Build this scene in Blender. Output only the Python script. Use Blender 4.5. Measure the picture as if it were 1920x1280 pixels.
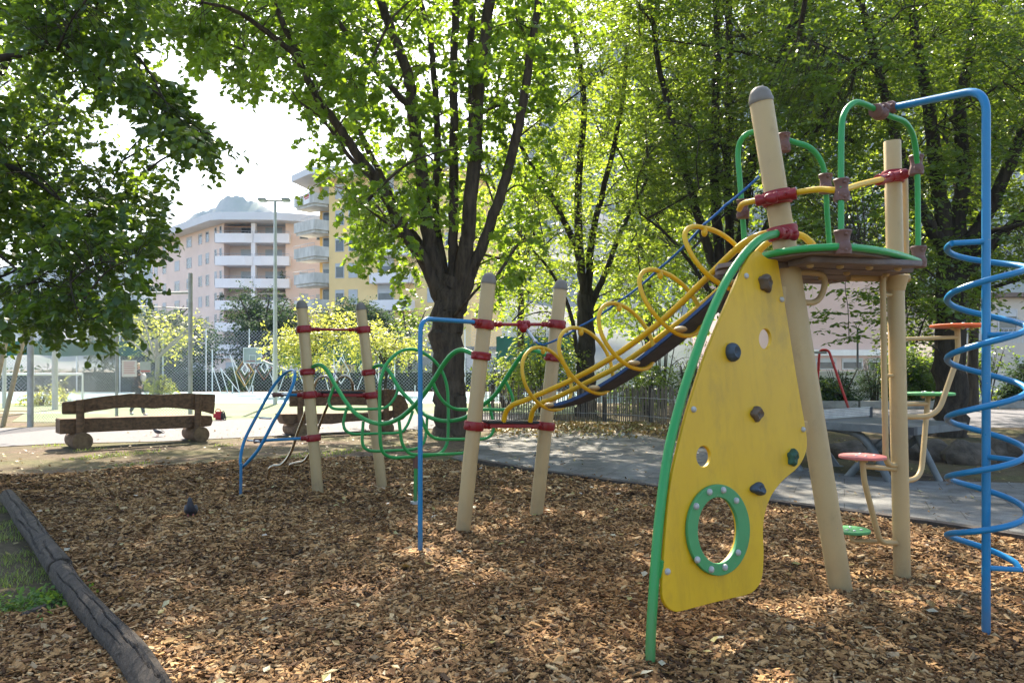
import bpy, bmesh, math, random
import numpy as np
from mathutils import Vector, Matrix, Quaternion
R = math.radians
for o in list(bpy.data.objects): bpy.data.objects.remove(o, do_unlink=True)
SC = bpy.context.scene
COL = SC.collection
# ------------------------------------------------------------------ camera
FPX, EYE, HOR = 1400.0, 1.5, 690.0
cam = bpy.data.cameras.new("camera"); CAM = bpy.data.objects.new("camera", cam); COL.objects.link(CAM)
CAM.location = (0, 0, EYE); CAM.rotation_euler = (R(90), 0, 0)
cam.sensor_width = 36; cam.lens = 36*FPX/1920; cam.shift_y = (HOR-640)/1920
cam.clip_start = .05; cam.clip_end = 6000
SC.camera = CAM
# ------------------------------------------------------------------ world, sun, exposure
SUN_AZ, SUN_EL = R(-11), R(46)          # azimuth measured from +Y towards +X
w = bpy.data.worlds.new("World"); SC.world = w; w.use_nodes = True
nt = w.node_tree; bg = nt.nodes['Background']
sky = nt.nodes.new('ShaderNodeTexSky'); sky.sky_type = 'NISHITA'; sky.sun_disc = False
sky.sun_elevation = SUN_EL; sky.sun_rotation = SUN_AZ; sky.dust_density = 2.0; sky.air_density = 1.0
nt.links.new(sky.outputs[0], bg.inputs[0]); bg.inputs[1].default_value = 0.11
sl = bpy.data.lights.new("sun", 'SUN'); sl.energy = 5.0; sl.angle = R(.53); sl.color = (1, .93, .82)
so = bpy.data.objects.new("sun", sl); COL.objects.link(so)
sd = Vector((math.sin(SUN_AZ)*math.cos(SUN_EL), math.cos(SUN_AZ)*math.cos(SUN_EL), math.sin(SUN_EL)))
so.rotation_euler = sd.to_track_quat('Z', 'Y').to_euler(); so.location = (0, 0, 60)
SC.view_settings.view_transform = 'Standard'; SC.view_settings.look = 'None'
SC.view_settings.exposure = 2.2; SC.view_settings.gamma = 1.0
SC.view_settings.use_white_balance = True; SC.view_settings.white_balance_temperature = 6900   # camera set for open shade
SC.cycles.max_bounces = 8; SC.cycles.transmission_bounces = 6; SC.cycles.diffuse_bounces = 4
SC.cycles.volume_bounces = 0; SC.cycles.use_denoising = True
SC.cycles.sample_clamp_indirect = 8
# ------------------------------------------------------------------ helpers
def P(px, py, Y): return Vector(((px-960)/FPX*Y, Y, EYE-(py-HOR)/FPX*Y))
def G(px, py, z=0.0):
    Y = FPX*(EYE-z)/(py-HOR); return P(px, py, Y)
def unproj(px, py, p0, n):
    d = Vector(((px-960)/FPX, 1, -(py-HOR)/FPX)); o = Vector((0, 0, EYE))
    return o + d*((p0-o).dot(n)/d.dot(n))
def zm(ox, oy, s): return lambda x, y: (ox+x/s, oy+y/s)
z4 = zm(400, 540, 3.0475); z5 = zm(700, 500, 2.2857); z6 = zm(960, 320, 2.6667); z7 = zm(1180, 420, 1.489)
z8 = zm(1360, 140, 3.048); z1 = zm(1520, 540, 2.7826); z3 = zm(300, 300, 4.0)
def gz(x, y):
    return .022*np.sin(1.3*x+.7*y+1)*np.sin(.9*y-.5*x) + .012*np.sin(3.1*x+1.7*y)+.008*np.sin(5.3*y-2.2*x+2)
def cat(pts, n=6, closed=False):
    pts = [Vector(p) for p in pts]; N = len(pts); out = []
    segs = N if closed else N-1
    for i in range(segs):
        g = (lambda k: pts[k % N]) if closed else (lambda k: pts[max(0, min(N-1, k))])
        p0, p1, p2, p3 = g(i-1), g(i), g(i+1), g(i+2)
        for j in range(n):
            t = j/n
            out.append(.5*((2*p1)+(p2-p0)*t+(2*p0-5*p1+4*p2-p3)*t*t+(3*p1-p0-3*p2+p3)*t**3))
    if not closed: out.append(pts[-1])
    return out
def fil(pts, r, n=6):
    pts = [Vector(p) for p in pts]; out = [pts[0]]
    for i in range(1, len(pts)-1):
        a, b, c = pts[i-1], pts[i], pts[i+1]
        d1, d2 = (a-b), (c-b); k = min(r, d1.length*.49, d2.length*.49)
        p, q = b+d1.normalized()*k, b+d2.normalized()*k
        for j in range(n+1):
            t = j/n; out.append(p*(1-t)**2+b*2*t*(1-t)+q*t*t)
    out.append(pts[-1]); return out
def basis(d):
    d = Vector(d).normalized(); u = d.orthogonal().normalized(); return u, d.cross(u), d
class MB:
    def __init__(s): s.v = []; s.f = []
    def add(s, vs, fs):
        b = len(s.v); s.v += [tuple(v) for v in vs]; s.f += [tuple(i+b for i in f) for f in fs]; return s
    def box(s, c, size, rz=0, M=None):
        M = M or Matrix.Rotation(rz, 3, 'Z'); c = Vector(c); hx, hy, hz = [q/2 for q in size]
        vs = [c+M@Vector((x, y, z)) for x in (-hx, hx) for y in (-hy, hy) for z in (-hz, hz)]
        return s.add(vs, [(0,1,3,2),(4,6,7,5),(0,4,5,1),(2,3,7,6),(0,2,6,4),(1,5,7,3)])
    def tube(s, pts, r, n=10, closed=False, cap=True):
        pts = [Vector(p) for p in pts]; N = len(pts)
        rr = r if hasattr(r, '__len__') else [r]*N
        T = []
        for i in range(N):
            a = pts[i-1] if (i or closed) else pts[0]; b = pts[(i+1) % N] if (i < N-1 or closed) else pts[-1]
            t = (b-a); T.append(t.normalized() if t.length > 1e-9 else Vector((0, 0, 1)))
        u = T[0].orthogonal().normalized(); vs = []; fr = []
        for i in range(N):
            u = (u - T[i]*u.dot(T[i])); u = u.normalized() if u.length > 1e-6 else T[i].orthogonal().normalized()
            fr.append(u.copy())
        for i in range(N):
            v = T[i].cross(fr[i])
            for k in range(n):
                a = 2*math.pi*k/n; vs.append(pts[i]+(fr[i]*math.cos(a)+v*math.sin(a))*rr[i])
        fs = []; off = 0
        if closed:
            u0, uN = fr[0], fr[-1]; v = T[0].cross(u0); ang = math.atan2(uN.dot(v), uN.dot(u0)); off = round(-ang/(2*math.pi)*n)
        for i in range(N-1):
            for k in range(n):
                fs.append((i*n+k, i*n+(k+1) % n, (i+1)*n+(k+1) % n, (i+1)*n+k))
        if closed:
            for k in range(n):
                a = (N-1)*n+k; b = (N-1)*n+(k+1) % n
                fs.append((a, b, (k+1-off) % n, (k-off) % n))
        elif cap: fs += [tuple(range(n))[::-1], tuple((N-1)*n+k for k in range(n))]
        return s.add(vs, fs)
    def lathe(s, prof, c, axis=(0, 0, 1), n=16):
        u, v, d = basis(axis); c = Vector(c); vs = []; fs = []
        for r, z in prof:
            for k in range(n):
                a = 2*math.pi*k/n; vs.append(c+d*z+(u*math.cos(a)+v*math.sin(a))*max(r, 1e-4))
        for i in range(len(prof)-1):
            for k in range(n): fs.append((i*n+k, i*n+(k+1) % n, (i+1)*n+(k+1) % n, (i+1)*n+k))
        fs += [tuple(range(n))[::-1], tuple((len(prof)-1)*n+k for k in range(n))]
        return s.add(vs, fs)
    def prism(s, pts, off):
        pts = [Vector(p) for p in pts]; off = Vector(off); N = len(pts)
        return s.add(pts+[p+off for p in pts], [tuple(range(N))[::-1], tuple(range(N, 2*N))]+[(i, (i+1) % N, N+(i+1) % N, N+i) for i in range(N)])
    def ball(s, c, r, M=None, nu=12, nv=8, jit=0, rng=None):
        c = Vector(c); r = r if hasattr(r, '__len__') else (r, r, r); vs = []; fs = []
        for i in range(nv+1):
            th = math.pi*i/nv
            for k in range(nu):
                a = 2*math.pi*k/nu; p = Vector((r[0]*math.sin(th)*math.cos(a), r[1]*math.sin(th)*math.sin(a), r[2]*math.cos(th)))
                if jit: p *= 1+rng.uniform(-jit, jit)
                vs.append(c+(M@p if M else p))
        for i in range(nv):
            for k in range(nu): fs.append((i*nu+k, (i+1)*nu+k, (i+1)*nu+(k+1) % nu, i*nu+(k+1) % nu))
        return s.add(vs, fs)
    def build(s, name, mat, root=None, smooth=True, bevel=0, origin=None, ang=40):
        o0 = Vector(ORG[root.name]) if root is not None else (Vector(origin) if origin is not None else Vector((0, 0, 0)))
        me = bpy.data.meshes.new(name); me.from_pydata([tuple(Vector(v)-o0) for v in s.v], [], s.f)
        bm = bmesh.new(); bm.from_mesh(me)
        bmesh.ops.recalc_face_normals(bm, faces=bm.faces)
        if bevel: bmesh.ops.bevel(bm, geom=[e for e in bm.edges if len(e.link_faces) == 2 and e.calc_face_angle(0) > .6], offset=bevel, segments=2, affect='EDGES', clamp_overlap=True)
        bm.to_mesh(me); bm.free()
        if smooth:
            me.shade_smooth(); me.set_sharp_from_angle(angle=R(ang))
        me.materials.append(mat)
        o = bpy.data.objects.new(name, me); COL.objects.link(o)
        if root is not None: o.parent = root
        else: o.location = o0
        ORG[o.name] = tuple(o0)
        return o
ORG = {}
def tag(o, label=None, cat=None, group=None, kind=None):
    if label: o['label'] = label
    if cat: o['category'] = cat
    if group: o['group'] = group
    if kind: o['kind'] = kind
    return o
def thing(name, label, cat_, loc, group=None):
    o = bpy.data.objects.new(name, None); COL.objects.link(o); o.location = loc; o.empty_display_size = .2
    ORG[o.name] = tuple(loc); return tag(o, label, cat_, group)
def copy_tree(o, parent=None):
    c = o.copy(); COL.objects.link(c)
    if parent is not None: c.parent = parent
    for ch in list(o.children): copy_tree(ch, c)
    return c
def mesh_np(name, V, F, mat, root=None, attr=None, smooth=False):
    """V (n,3), F (m,k) all faces of one size."""
    o0 = np.array(ORG[root.name]) if root is not None else np.zeros(3)
    V = np.asarray(V, np.float32)-o0.astype(np.float32); F = np.asarray(F, np.int32); m, k = F.shape
    me = bpy.data.meshes.new(name)
    me.vertices.add(len(V)); me.vertices.foreach_set('co', V.ravel())
    me.loops.add(m*k); me.loops.foreach_set('vertex_index', F.ravel())
    me.polygons.add(m); me.polygons.foreach_set('loop_start', np.arange(0, m*k, k, dtype=np.int32))
    me.polygons.foreach_set('use_smooth', np.full(m, bool(smooth)))
    if attr is not None:
        a = me.attributes.new('rnd', 'FLOAT', 'FACE'); a.data.foreach_set('value', np.asarray(attr, np.float32))
    me.update(calc_edges=True); me.materials.append(mat)
    o = bpy.data.objects.new(name, me); COL.objects.link(o)
    if root is not None: o.parent = root
    ORG[o.name] = tuple(o0); return o
def inpoly(x, y, poly):
    x = np.asarray(x); y = np.asarray(y); c = np.zeros(x.shape, bool); n = len(poly)
    for i in range(n):
        x1, y1 = poly[i][0], poly[i][1]; x2, y2 = poly[i-1][0], poly[i-1][1]
        if y1 == y2: continue
        c ^= ((y1 > y) != (y2 > y)) & (x < (x2-x1)*(y-y1)/(y2-y1)+x1)
    return c
# ------------------------------------------------------------------ materials
def mk(name):
    m = bpy.data.materials.new(name); m.use_nodes = True; t = m.node_tree
    return m, t, t.nodes, t.links, t.nodes['Principled BSDF']
def ramp(N, stops, interp='LINEAR'):
    r = N.new('ShaderNodeValToRGB'); r.color_ramp.interpolation = interp; e = r.color_ramp.elements
    while len(e) < len(stops): e.new(.5)
    for i, (p, c) in enumerate(stops): e[i].position = p; e[i].color = (*c, 1)
    return r
def noise(N, L, scale, detail=4, rough=.55, coord='Object', vec=None, stretch=None):
    n = N.new('ShaderNodeTexNoise'); n.inputs['Scale'].default_value = scale; n.inputs['Detail'].default_value = detail; n.inputs['Roughness'].default_value = rough
    if vec is None:
        tc = N.new('ShaderNodeTexCoord'); vec = tc.outputs[coord]
    if stretch:
        mp = N.new('ShaderNodeMapping'); mp.inputs['Scale'].default_value = stretch; L.new(vec, mp.inputs[0]); vec = mp.outputs[0]
    L.new(vec, n.inputs['Vector']); return n
def bump(N, L, h, strength, dist, b):
    bp = N.new('ShaderNodeBump'); bp.inputs['Strength'].default_value = strength; bp.inputs['Distance'].default_value = dist
    L.new(h, bp.inputs['Height']); L.new(bp.outputs[0], b.inputs['Normal']); return bp
def surf(name, c1, c2=None, scale=3, rough=.6, metal=0, bs=0, bscale=60, bdist=.01, stretch=None, coat=0, lo=.35, hi=.65, detail=5, spec=.5):
    m, t, N, L, b = mk(name); c2 = c2 or tuple(x*.8 for x in c1)
    n = noise(N, L, scale, detail, .6, stretch=stretch); r = ramp(N, [(lo, c2), (hi, c1)]); L.new(n.outputs[0], r.inputs[0]); L.new(r.outputs[0], b.inputs['Base Color'])
    b.inputs['Roughness'].default_value = rough; b.inputs['Metallic'].default_value = metal; b.inputs['Coat Weight'].default_value = coat
    b.inputs['Specular IOR Level'].default_value = spec
    if bs:
        n2 = noise(N, L, bscale, 4, .6, stretch=stretch); bump(N, L, n2.outputs[0], bs, bdist, b)
    return m
def paint(name, c, dirt=(.09, .07, .045), amount=.35, rough=.34):
    """powder-coated steel or plastic: slight fade, fine dirt, scuffs"""
    m, t, N, L, b = mk(name)
    fade = tuple(min(1, x*.85+.008) for x in c)
    n = noise(N, L, 2.2, 5, .6); r = ramp(N, [(.35, c), (.7, fade)]); L.new(n.outputs[0], r.inputs[0])
    n2 = noise(N, L, 11, 8, .72, stretch=(1, 1, .45)); r2 = ramp(N, [(.56, (0, 0, 0)), (.76, (amount,)*3)]); L.new(n2.outputs[0], r2.inputs[0])
    mx = N.new('ShaderNodeMix'); mx.data_type = 'RGBA'; L.new(r2.outputs[0], mx.inputs[0]); L.new(r.outputs[0], mx.inputs[6]); mx.inputs[7].default_value = (*dirt, 1)
    # splash dirt on the lowest 35 cm and small chips in the coat
    tc = N.new('ShaderNodeNewGeometry'); sx = N.new('ShaderNodeSeparateXYZ'); L.new(tc.outputs['Position'], sx.inputs[0])
    mr = N.new('ShaderNodeMapRange'); L.new(sx.outputs[2], mr.inputs[0]); mr.inputs[1].default_value = .02; mr.inputs[2].default_value = .42; mr.inputs[3].default_value = .95; mr.inputs[4].default_value = 0
    ns = noise(N, L, 18, 6, .75, stretch=(1, 1, .5)); ml = N.new('ShaderNodeMath'); ml.operation = 'MULTIPLY'; L.new(mr.outputs[0], ml.inputs[0]); L.new(ns.outputs[0], ml.inputs[1])
    m5 = N.new('ShaderNodeMix'); m5.data_type = 'RGBA'; L.new(ml.outputs[0], m5.inputs[0]); L.new(mx.outputs[2], m5.inputs[6]); m5.inputs[7].default_value = (.13, .095, .06, 1)
    nc = noise(N, L, 46, 3, .6); rc = ramp(N, [(.70, (0,)*3), (.73, (.7,)*3)]); L.new(nc.outputs[0], rc.inputs[0])
    m6 = N.new('ShaderNodeMix'); m6.data_type = 'RGBA'; L.new(rc.outputs[0], m6.inputs[0]); L.new(m5.outputs[2], m6.inputs[6]); m6.inputs[7].default_value = (.22, .2, .17, 1)
    L.new(m6.outputs[2], b.inputs['Base Color'])
    b.inputs['Specular IOR Level'].default_value = .38
    n3 = noise(N, L, 25, 6, .7); rr = N.new('ShaderNodeMapRange'); rr.inputs[3].default_value = rough-.1; rr.inputs[4].default_value = rough+.25
    L.new(n3.outputs[0], rr.inputs[0]); L.new(rr.outputs[0], b.inputs['Roughness'])
    bump(N, L, n3.outputs[0], .06, .01, b)
    return m
def leafmat(name, stops, trans, mix=.42, rough=.5):
    m, t, N, L, b = mk(name)
    at = N.new('ShaderNodeAttribute'); at.attribute_name = 'rnd'
    r = ramp(N, stops); L.new(at.outputs['Fac'], r.inputs[0]); L.new(r.outputs[0], b.inputs['Base Color'])
    b.inputs['Roughness'].default_value = rough; b.inputs['Specular IOR Level'].default_value = .35
    r2 = ramp(N, [(0, tuple(x*.7 for x in trans)), (1, trans)]); L.new(at.outputs['Fac'], r2.inputs[0])
    tr = N.new('ShaderNodeBsdfTranslucent'); L.new(r2.outputs[0], tr.inputs[0])
    mx = N.new('ShaderNodeMixShader'); mx.inputs[0].default_value = mix
    L.new(b.outputs[0], mx.inputs[1]); L.new(tr.outputs[0], mx.inputs[2]); L.new(mx.outputs[0], N['Material Output'].inputs[0])
    return m
def barkmat(name, c1, c2, scale=9):
    m, t, N, L, b = mk(name)
    n = noise(N, L, scale, 8, .7, stretch=(1, 1, .18)); r = ramp(N, [(.3, c2), (.62, c1)]); L.new(n.outputs[0], r.inputs[0])
    L.new(r.outputs[0], b.inputs['Base Color']); b.inputs['Roughness'].default_value = .95; b.inputs['Specular IOR Level'].default_value = .15
    bump(N, L, n.outputs[0], .9, .04, b); return m
MT = dict(
 tan=paint('tan_powder_coat', (.41, .29, .135), amount=.3, rough=.42), cap=surf('grey_cap_plastic', (.15, .128, .10), rough=.5),
 red=paint('dark_red_plastic', (.23, .004, .008), amount=.25, rough=.32), mauve=paint('faded_mauve_plastic', (.135, .066, .053), (.09, .055, .045), .5, .5),
 green=paint('green_powder_coat', (.012, .26, .06), amount=.22, rough=.27), blue=paint('blue_powder_coat', (.0, .165, .36), amount=.14, rough=.26),
 yellow=paint('yellow_powder_coat', (.62, .36, .006), amount=.3), steel=surf('galvanised_steel', (.5, .52, .54), (.36, .38, .4), 6, .45, .7),
 bolt=surf('grey_bolt_cover', (.42, .42, .4), (.3, .3, .29), 30, .5), inox=surf('stainless_steel', (.55, .5, .42), (.45, .36, .26), 4, .25, 1),
 black=surf('black_rubber', (.018, .018, .02), rough=.7, bs=.3), rope=surf('blue_rope', (.01, .12, .36), (.008, .07, .22), 60, .8, bs=.6, bscale=90),
 navy=surf('navy_plank', (.006, .06, .2), (.005, .04, .13), 9, .5), plankgrey=surf('plank_underside', (.05, .056, .085), (.03, .035, .055), 12, .7),
 deck=surf('deck_plank_brown', (.19, .15, .14), (.11, .085, .08), 6, .7, bs=.2), hold_b=surf('handhold_blue', (.035, .06, .085), (.02, .035, .05), 20, .6, bs=.4, bscale=80),
 hold_g=surf('handhold_green', (.02, .1, .06), (.012, .06, .04), 20, .6, bs=.4, bscale=80), hold_n=surf('handhold_brown', (.12, .085, .055), (.07, .05, .035), 20, .7, bs=.4, bscale=80),
 pink=paint('pink_hpl', (.52, .15, .14), amount=.3, rough=.4), orange=paint('orange_hpl', (.6, .1, .015), amount=.25, rough=.4), greenhpl=paint('green_hpl', (.05, .26, .09), amount=.35, rough=.45),
 wood=surf('old_bench_wood', (.19, .108, .056), (.06, .034, .018), 5, .85, bs=.8, bscale=9, bdist=.02, stretch=(.5, 4, 4), lo=.3, hi=.7),
 endgrain=surf('bench_log_end', (.2, .13, .07), (.09, .055, .03), 8, .9, bs=.6, bscale=20),
 log=surf('grey_weathered_log', (.078, .057, .040), (.015, .012, .009), 4, .9, bs=1, bscale=7, bdist=.03, stretch=(5, .6, 5), lo=.3, hi=.75),
 white=surf('white_paint', (.78, .78, .77), (.7, .7, .7), 2, .5), paper=surf('laminated_paper', (.75, .73, .72), (.72, .66, .64), 25, .5),
 concrete=surf('concrete', (.36, .35, .33), (.25, .24, .23), 3, .9, bs=.3), dark=surf('dark_metal', (.03, .033, .04), rough=.5),
 tabletop=surf('table_top_grey', (.10, .11, .115), (.05, .056, .058), 2.5, .55), stone=surf('boulder_stone', (.12, .094, .07), (.035, .028, .02), 3, .95, bs=.8, bscale=9, bdist=.05),
 frametube=surf('table_leg_steel', (.15, .165, .17), (.09, .10, .105), 5, .55, .3), redpaint=paint('swing_red', (.5, .03, .03), amount=.2),
)
# ================================================================== GROUND
def poly_sheet(name, pts, z, mat):
    m = MB(); m.add([(x, y, z) for x, y in pts], [tuple(range(len(pts)))]); o = m.build(name, mat, smooth=False)
    bm = bmesh.new(); bm.from_mesh(o.data); bmesh.ops.triangulate(bm, faces=bm.faces); bm.to_mesh(o.data); bm.free()
    for p in o.data.polygons:
        if p.normal.z < 0: p.flip()
    return tag(o, kind='structure')
def gmat(name, stops, scale, rough=.95, bs=.6, bd=.03, scale2=None, tint=None, ts=.4):
    m, t, N, L, b = mk(name)
    n = noise(N, L, scale, 10, .72); r = ramp(N, stops); L.new(n.outputs[0], r.inputs[0]); out = r.outputs[0]
    if tint:
        n2 = noise(N, L, ts, 6, .65); r2 = ramp(N, [(.42, (0,)*3), (.6, (1,)*3)]); L.new(n2.outputs[0], r2.inputs[0])
        n3 = noise(N, L, scale*2.3, 6, .7); r3 = ramp(N, tint); L.new(n3.outputs[0], r3.inputs[0])
        mx = N.new('ShaderNodeMix'); mx.data_type = 'RGBA'; L.new(r2.outputs[0], mx.inputs[0]); L.new(out, mx.inputs[6]); L.new(r3.outputs[0], mx.inputs[7]); out = mx.outputs[2]
    L.new(out, b.inputs['Base Color']); b.inputs['Roughness'].default_value = rough; b.inputs['Specular IOR Level'].default_value = .2
    nb = noise(N, L, scale2 or scale*3, 8, .7); bump(N, L, nb.outputs[0], bs, bd, b)
    return m
soil = gmat('dry_soil', [(.3, (.035, .024, .015)), (.5, (.088, .06, .038)), (.7, (.155, .11, .07))], 5, tint=[(.35, (.045, .045, .016)), (.65, (.115, .10, .042))], ts=.55)
m = MB(); n = 40; S = 1500
m.add([(-S, -60, 0), (S, -60, 0), (S, 1450, 0), (-S, 1450, 0)], [(0, 1, 2, 3)])
tag(m.build('ground', soil, smooth=False), kind='structure')
# asphalt path behind the benches
asph = gmat('pale_asphalt', [(.3, (.11, .104, .108)), (.7, (.16, .152, .155))], 14, .9, .3, .008, 120)
pth = [G(-700, 845), G(0, 838), G(110, 832), G(300, 828), G(450, 821), G(620, 812), G(830, 803), G(1000, 783), G(1000, 776), G(800, 776), G(700, 781), G(450, 786), G(250, 794), G(120, 800), G(0, 803), G(-700, 806)]
poly_sheet('path', [(p.x, p.y) for p in pth], .012, asph)
# sports court: worn green turf with lines, blue hard court beyond
turf = gmat('court_turf', [(.3, (.10, .14, .065)), (.7, (.15, .19, .10))], 9, .95, .4, .02, 60, tint=[(.35, (.15, .175, .10)), (.65, (.19, .21, .135))], ts=.25)
poly_sheet('court', [(-60, 26.5), (-17, 26.3), (-14, 20.9), (-9.6, 20.2), (-5.3, 20.2), (-1, 22.6), (3, 25), (3, 33), (-60, 33)], .008, turf)
hard = gmat('blue_hard_court', [(.3, (.10, .19, .22)), (.7, (.14, .23, .26))], 3, .8, .1, .005, 60)
poly_sheet('hard_court', [(-60, 33), (8, 33), (8, 47), (-60, 47)], .008, hard)
wl = surf('court_line_paint', (.62, .62, .6), (.5, .5, .48), 8, .8)
for nm, a in (('court_line', (-60, 31.9, 8, 33.0)), ('court_line', (-60, 45.2, 8, 45.9)), ('court_line', (-60, 24.9, -13.5, 25.05))):
    poly_sheet(nm, [(a[0], a[1]), (a[2], a[1]), (a[2], a[3]), (a[0], a[3])], .013, wl)
# yard right of the trees
yard = gmat('yard_asphalt', [(.3, (.10, .098, .105)), (.7, (.155, .15, .158))], 10, .9, .3, .01, 90)
poly_sheet('yard_pavement', [(6.2, 19.2), (30, 17.6), (45, 27.3), (8.5, 27.3)], .008, yard)
# paving of grey rubber slabs between mulch and table
def pavemat():
    m, t, N, L, b = mk('grey_rubber_slabs')
    tc = N.new('ShaderNodeTexCoord'); mp = N.new('ShaderNodeMapping'); mp.inputs['Rotation'].default_value = (0, 0, R(24)); L.new(tc.outputs['Object'], mp.inputs[0])
    br = N.new('ShaderNodeTexBrick'); br.inputs['Scale'].default_value = 1; br.inputs['Brick Width'].default_value = .55; br.inputs['Row Height'].default_value = .5
    br.inputs['Mortar Size'].default_value = .006; br.inputs['Color1'].default_value = (.145, .148, .147, 1); br.inputs['Color2'].default_value = (.16, .162, .16, 1); br.inputs['Mortar'].default_value = (.08, .076, .07, 1)
    L.new(mp.outputs[0], br.inputs['Vector'])
    n = noise(N, L, 1.3, 9, .7); r = ramp(N, [(.35, (.5, .47, .42)), (.66, (1.32, 1.28, 1.2))]); L.new(n.outputs[0], r.inputs[0])
    n2 = noise(N, L, 60, 4, .6); r2 = ramp(N, [(.3, (.75,)*3), (.7, (1.2,)*3)]); L.new(n2.outputs[0], r2.inputs[0])
    x = N.new('ShaderNodeMix'); x.data_type = 'RGBA'; x.blend_type = 'MULTIPLY'; x.inputs[0].default_value = 1; L.new(br.outputs[0], x.inputs[6]); L.new(r.outputs[0], x.inputs[7])
    y = N.new('ShaderNodeMix'); y.data_type = 'RGBA'; y.blend_type = 'MULTIPLY'; y.inputs[0].default_value = 1; L.new(x.outputs[2], y.inputs[6]); L.new(r2.outputs[0], y.inputs[7])
    L.new(y.outputs[2], b.inputs['Base Color']); b.inputs['Roughness'].default_value = .9; b.inputs['Specular IOR Level'].default_value = .2
    bump(N, L, br.outputs['Fac'], -.5, .01, b); return m
edge_px = [(880, 870), (1000, 892), (1200, 921), (1450, 955), (1700, 989), (1920, 1024), (2150, 1064)]
EDGE = [G(*p) for p in edge_px]
pv = [(p.x, p.y) for p in EDGE]+[(8.6, 6.4), (8.9, 9.2), (7.2, 9.6), (5.4, 9.85), (4.6, 10.6), (3.6, 13.5), (2.6, 18.3), (.2, 18.6), (-.7, 15), (-1.0, 12.4)]
poly_sheet('paving', pv, .016, pavemat())
# rubber / timber edge strip of the bed
m = MB()
for i in range(len(EDGE)-1):
    a, b = EDGE[i], EDGE[i+1]; d = (b-a); nrm = Vector((-d.y, d.x, 0)).normalized()*.07
    m.prism([(a-nrm*.6), (b-nrm*.6), (b+nrm), (a+nrm)], (0, 0, .10))
o = m.build('bed_edge', surf('dark_edge_timber', (.06, .046, .036), (.022, .017, .014), 5, .9, bs=.6, stretch=(.5, 3, 3)), smooth=False); tag(o, kind='structure')
# ------------------------------------------------------------------ mulch bed
MULCH = [(-1.6, 3.4), (-2.2, 4.1), (-3.1, 5.15), (-3.65, 5.85), (-4.6, 7.05), (-5.6, 8.4), (-9, 9.6), (-6.6, 10.1), (-5.3, 10.9), (-4.3, 11.9), (-2.9, 12.1), (-1.0, 12.0)]+[(p.x, p.y) for p in EDGE]+[(7.5, 4.2), (6, 1.2), (-.2, 1.2)]
MULCH2 = [(-1.65, 3.35), (-2.25, 4.1), (-2.7, 4.55), (-3.4, 4.25), (-6, 3.9), (-6, 1), (-.4, 1)]
mulchbase = gmat('mulch_bed', [(.3, (.025, .014, .007)), (.48, (.085, .05, .024)), (.7, (.19, .12, .06))], 22, .95, 1, .04, 60)
def grid_sheet(name, polys, cell, z, mat, x0, x1, y0, y1):
    nx = int((x1-x0)/cell); ny = int((y1-y0)/cell)
    gx, gy = np.meshgrid(x0+np.arange(nx+1)*cell, y0+np.arange(ny+1)*cell)
    V = np.stack([gx.ravel(), gy.ravel(), (gz(gx, gy)+z).ravel()], 1)
    ii, jj = np.meshgrid(np.arange(nx), np.arange(ny)); cx = x0+(ii+.5)*cell; cy = y0+(jj+.5)*cell
    k = np.zeros(cx.shape, bool)
    for p in polys: k |= inpoly(cx, cy, p)
    i0 = (jj*(nx+1)+ii)[k]; F = np.stack([i0, i0+1, i0+nx+2, i0+nx+1], 1)
    return mesh_np(name, V, F, mat, smooth=True)
tag(grid_sheet('mulch_bed', [MULCH, MULCH2], .09, .045, mulchbase, -9.2, 8, .9, 12.4), kind='structure')
# wood chips, each a small wedge-cut sliver
rng = np.random.default_rng(5)
def chip_field(n, x0, x1, y0, y1, keep, size, rng, lift=.0):
    x = rng.uniform(x0, x1, n); y = rng.uniform(y0, y1, n); k = keep(x, y); x, y = x[k], y[k]; n = len(x)
    L = rng.gamma(4, .25, n)*size; L = np.clip(L, size*.35, size*2.4); W = L*rng.uniform(.16, .5, n); T = W*rng.uniform(.15, .45, n)
    yaw = rng.uniform(0, 2*np.pi, n); ti = rng.normal(0, .28, n); ro = rng.normal(0, .4, n)
    base = np.array([[-1, -1, -1], [1, -1, -1], [1, 1, -1], [-1, 1, -1], [-1, -1, 1], [1, -1, 1], [1, 1, 1], [-1, 1, 1]], float)*.5
    v = base[None]*np.stack([L, W, T], 1)[:, None]
    v[:, :, 0] += rng.uniform(-.16, .16, (n, 8))*L[:, None]; v[:, :, 1] += rng.uniform(-.22, .22, (n, 8))*W[:, None]
    c, s = np.cos(ro)[:, None], np.sin(ro)[:, None]; v[..., 1], v[..., 2] = v[..., 1]*c-v[..., 2]*s, v[..., 1]*s+v[..., 2]*c
    c, s = np.cos(ti)[:, None], np.sin(ti)[:, None]; v[..., 0], v[..., 2] = v[..., 0]*c-v[..., 2]*s, v[..., 0]*s+v[..., 2]*c
    c, s = np.cos(yaw)[:, None], np.sin(yaw)[:, None]; v[..., 0], v[..., 1] = v[..., 0]*c-v[..., 1]*s, v[..., 0]*s+v[..., 1]*c
    z = gz(x, y)+.05+rng.uniform(0, .02, n)+lift
    v += np.stack([x, y, z], 1)[:, None]
    f = np.array([[3, 2, 1, 0], [4, 5, 6, 7], [0, 1, 5, 4], [1, 2, 6, 5], [2, 3, 7, 6], [3, 0, 4, 7]])
    F = (np.arange(n)*8)[:, None, None]+f[None]
    return v.reshape(-1, 3), F.reshape(-1, 4), np.repeat(rng.uniform(0, 1, n), 6)
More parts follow.
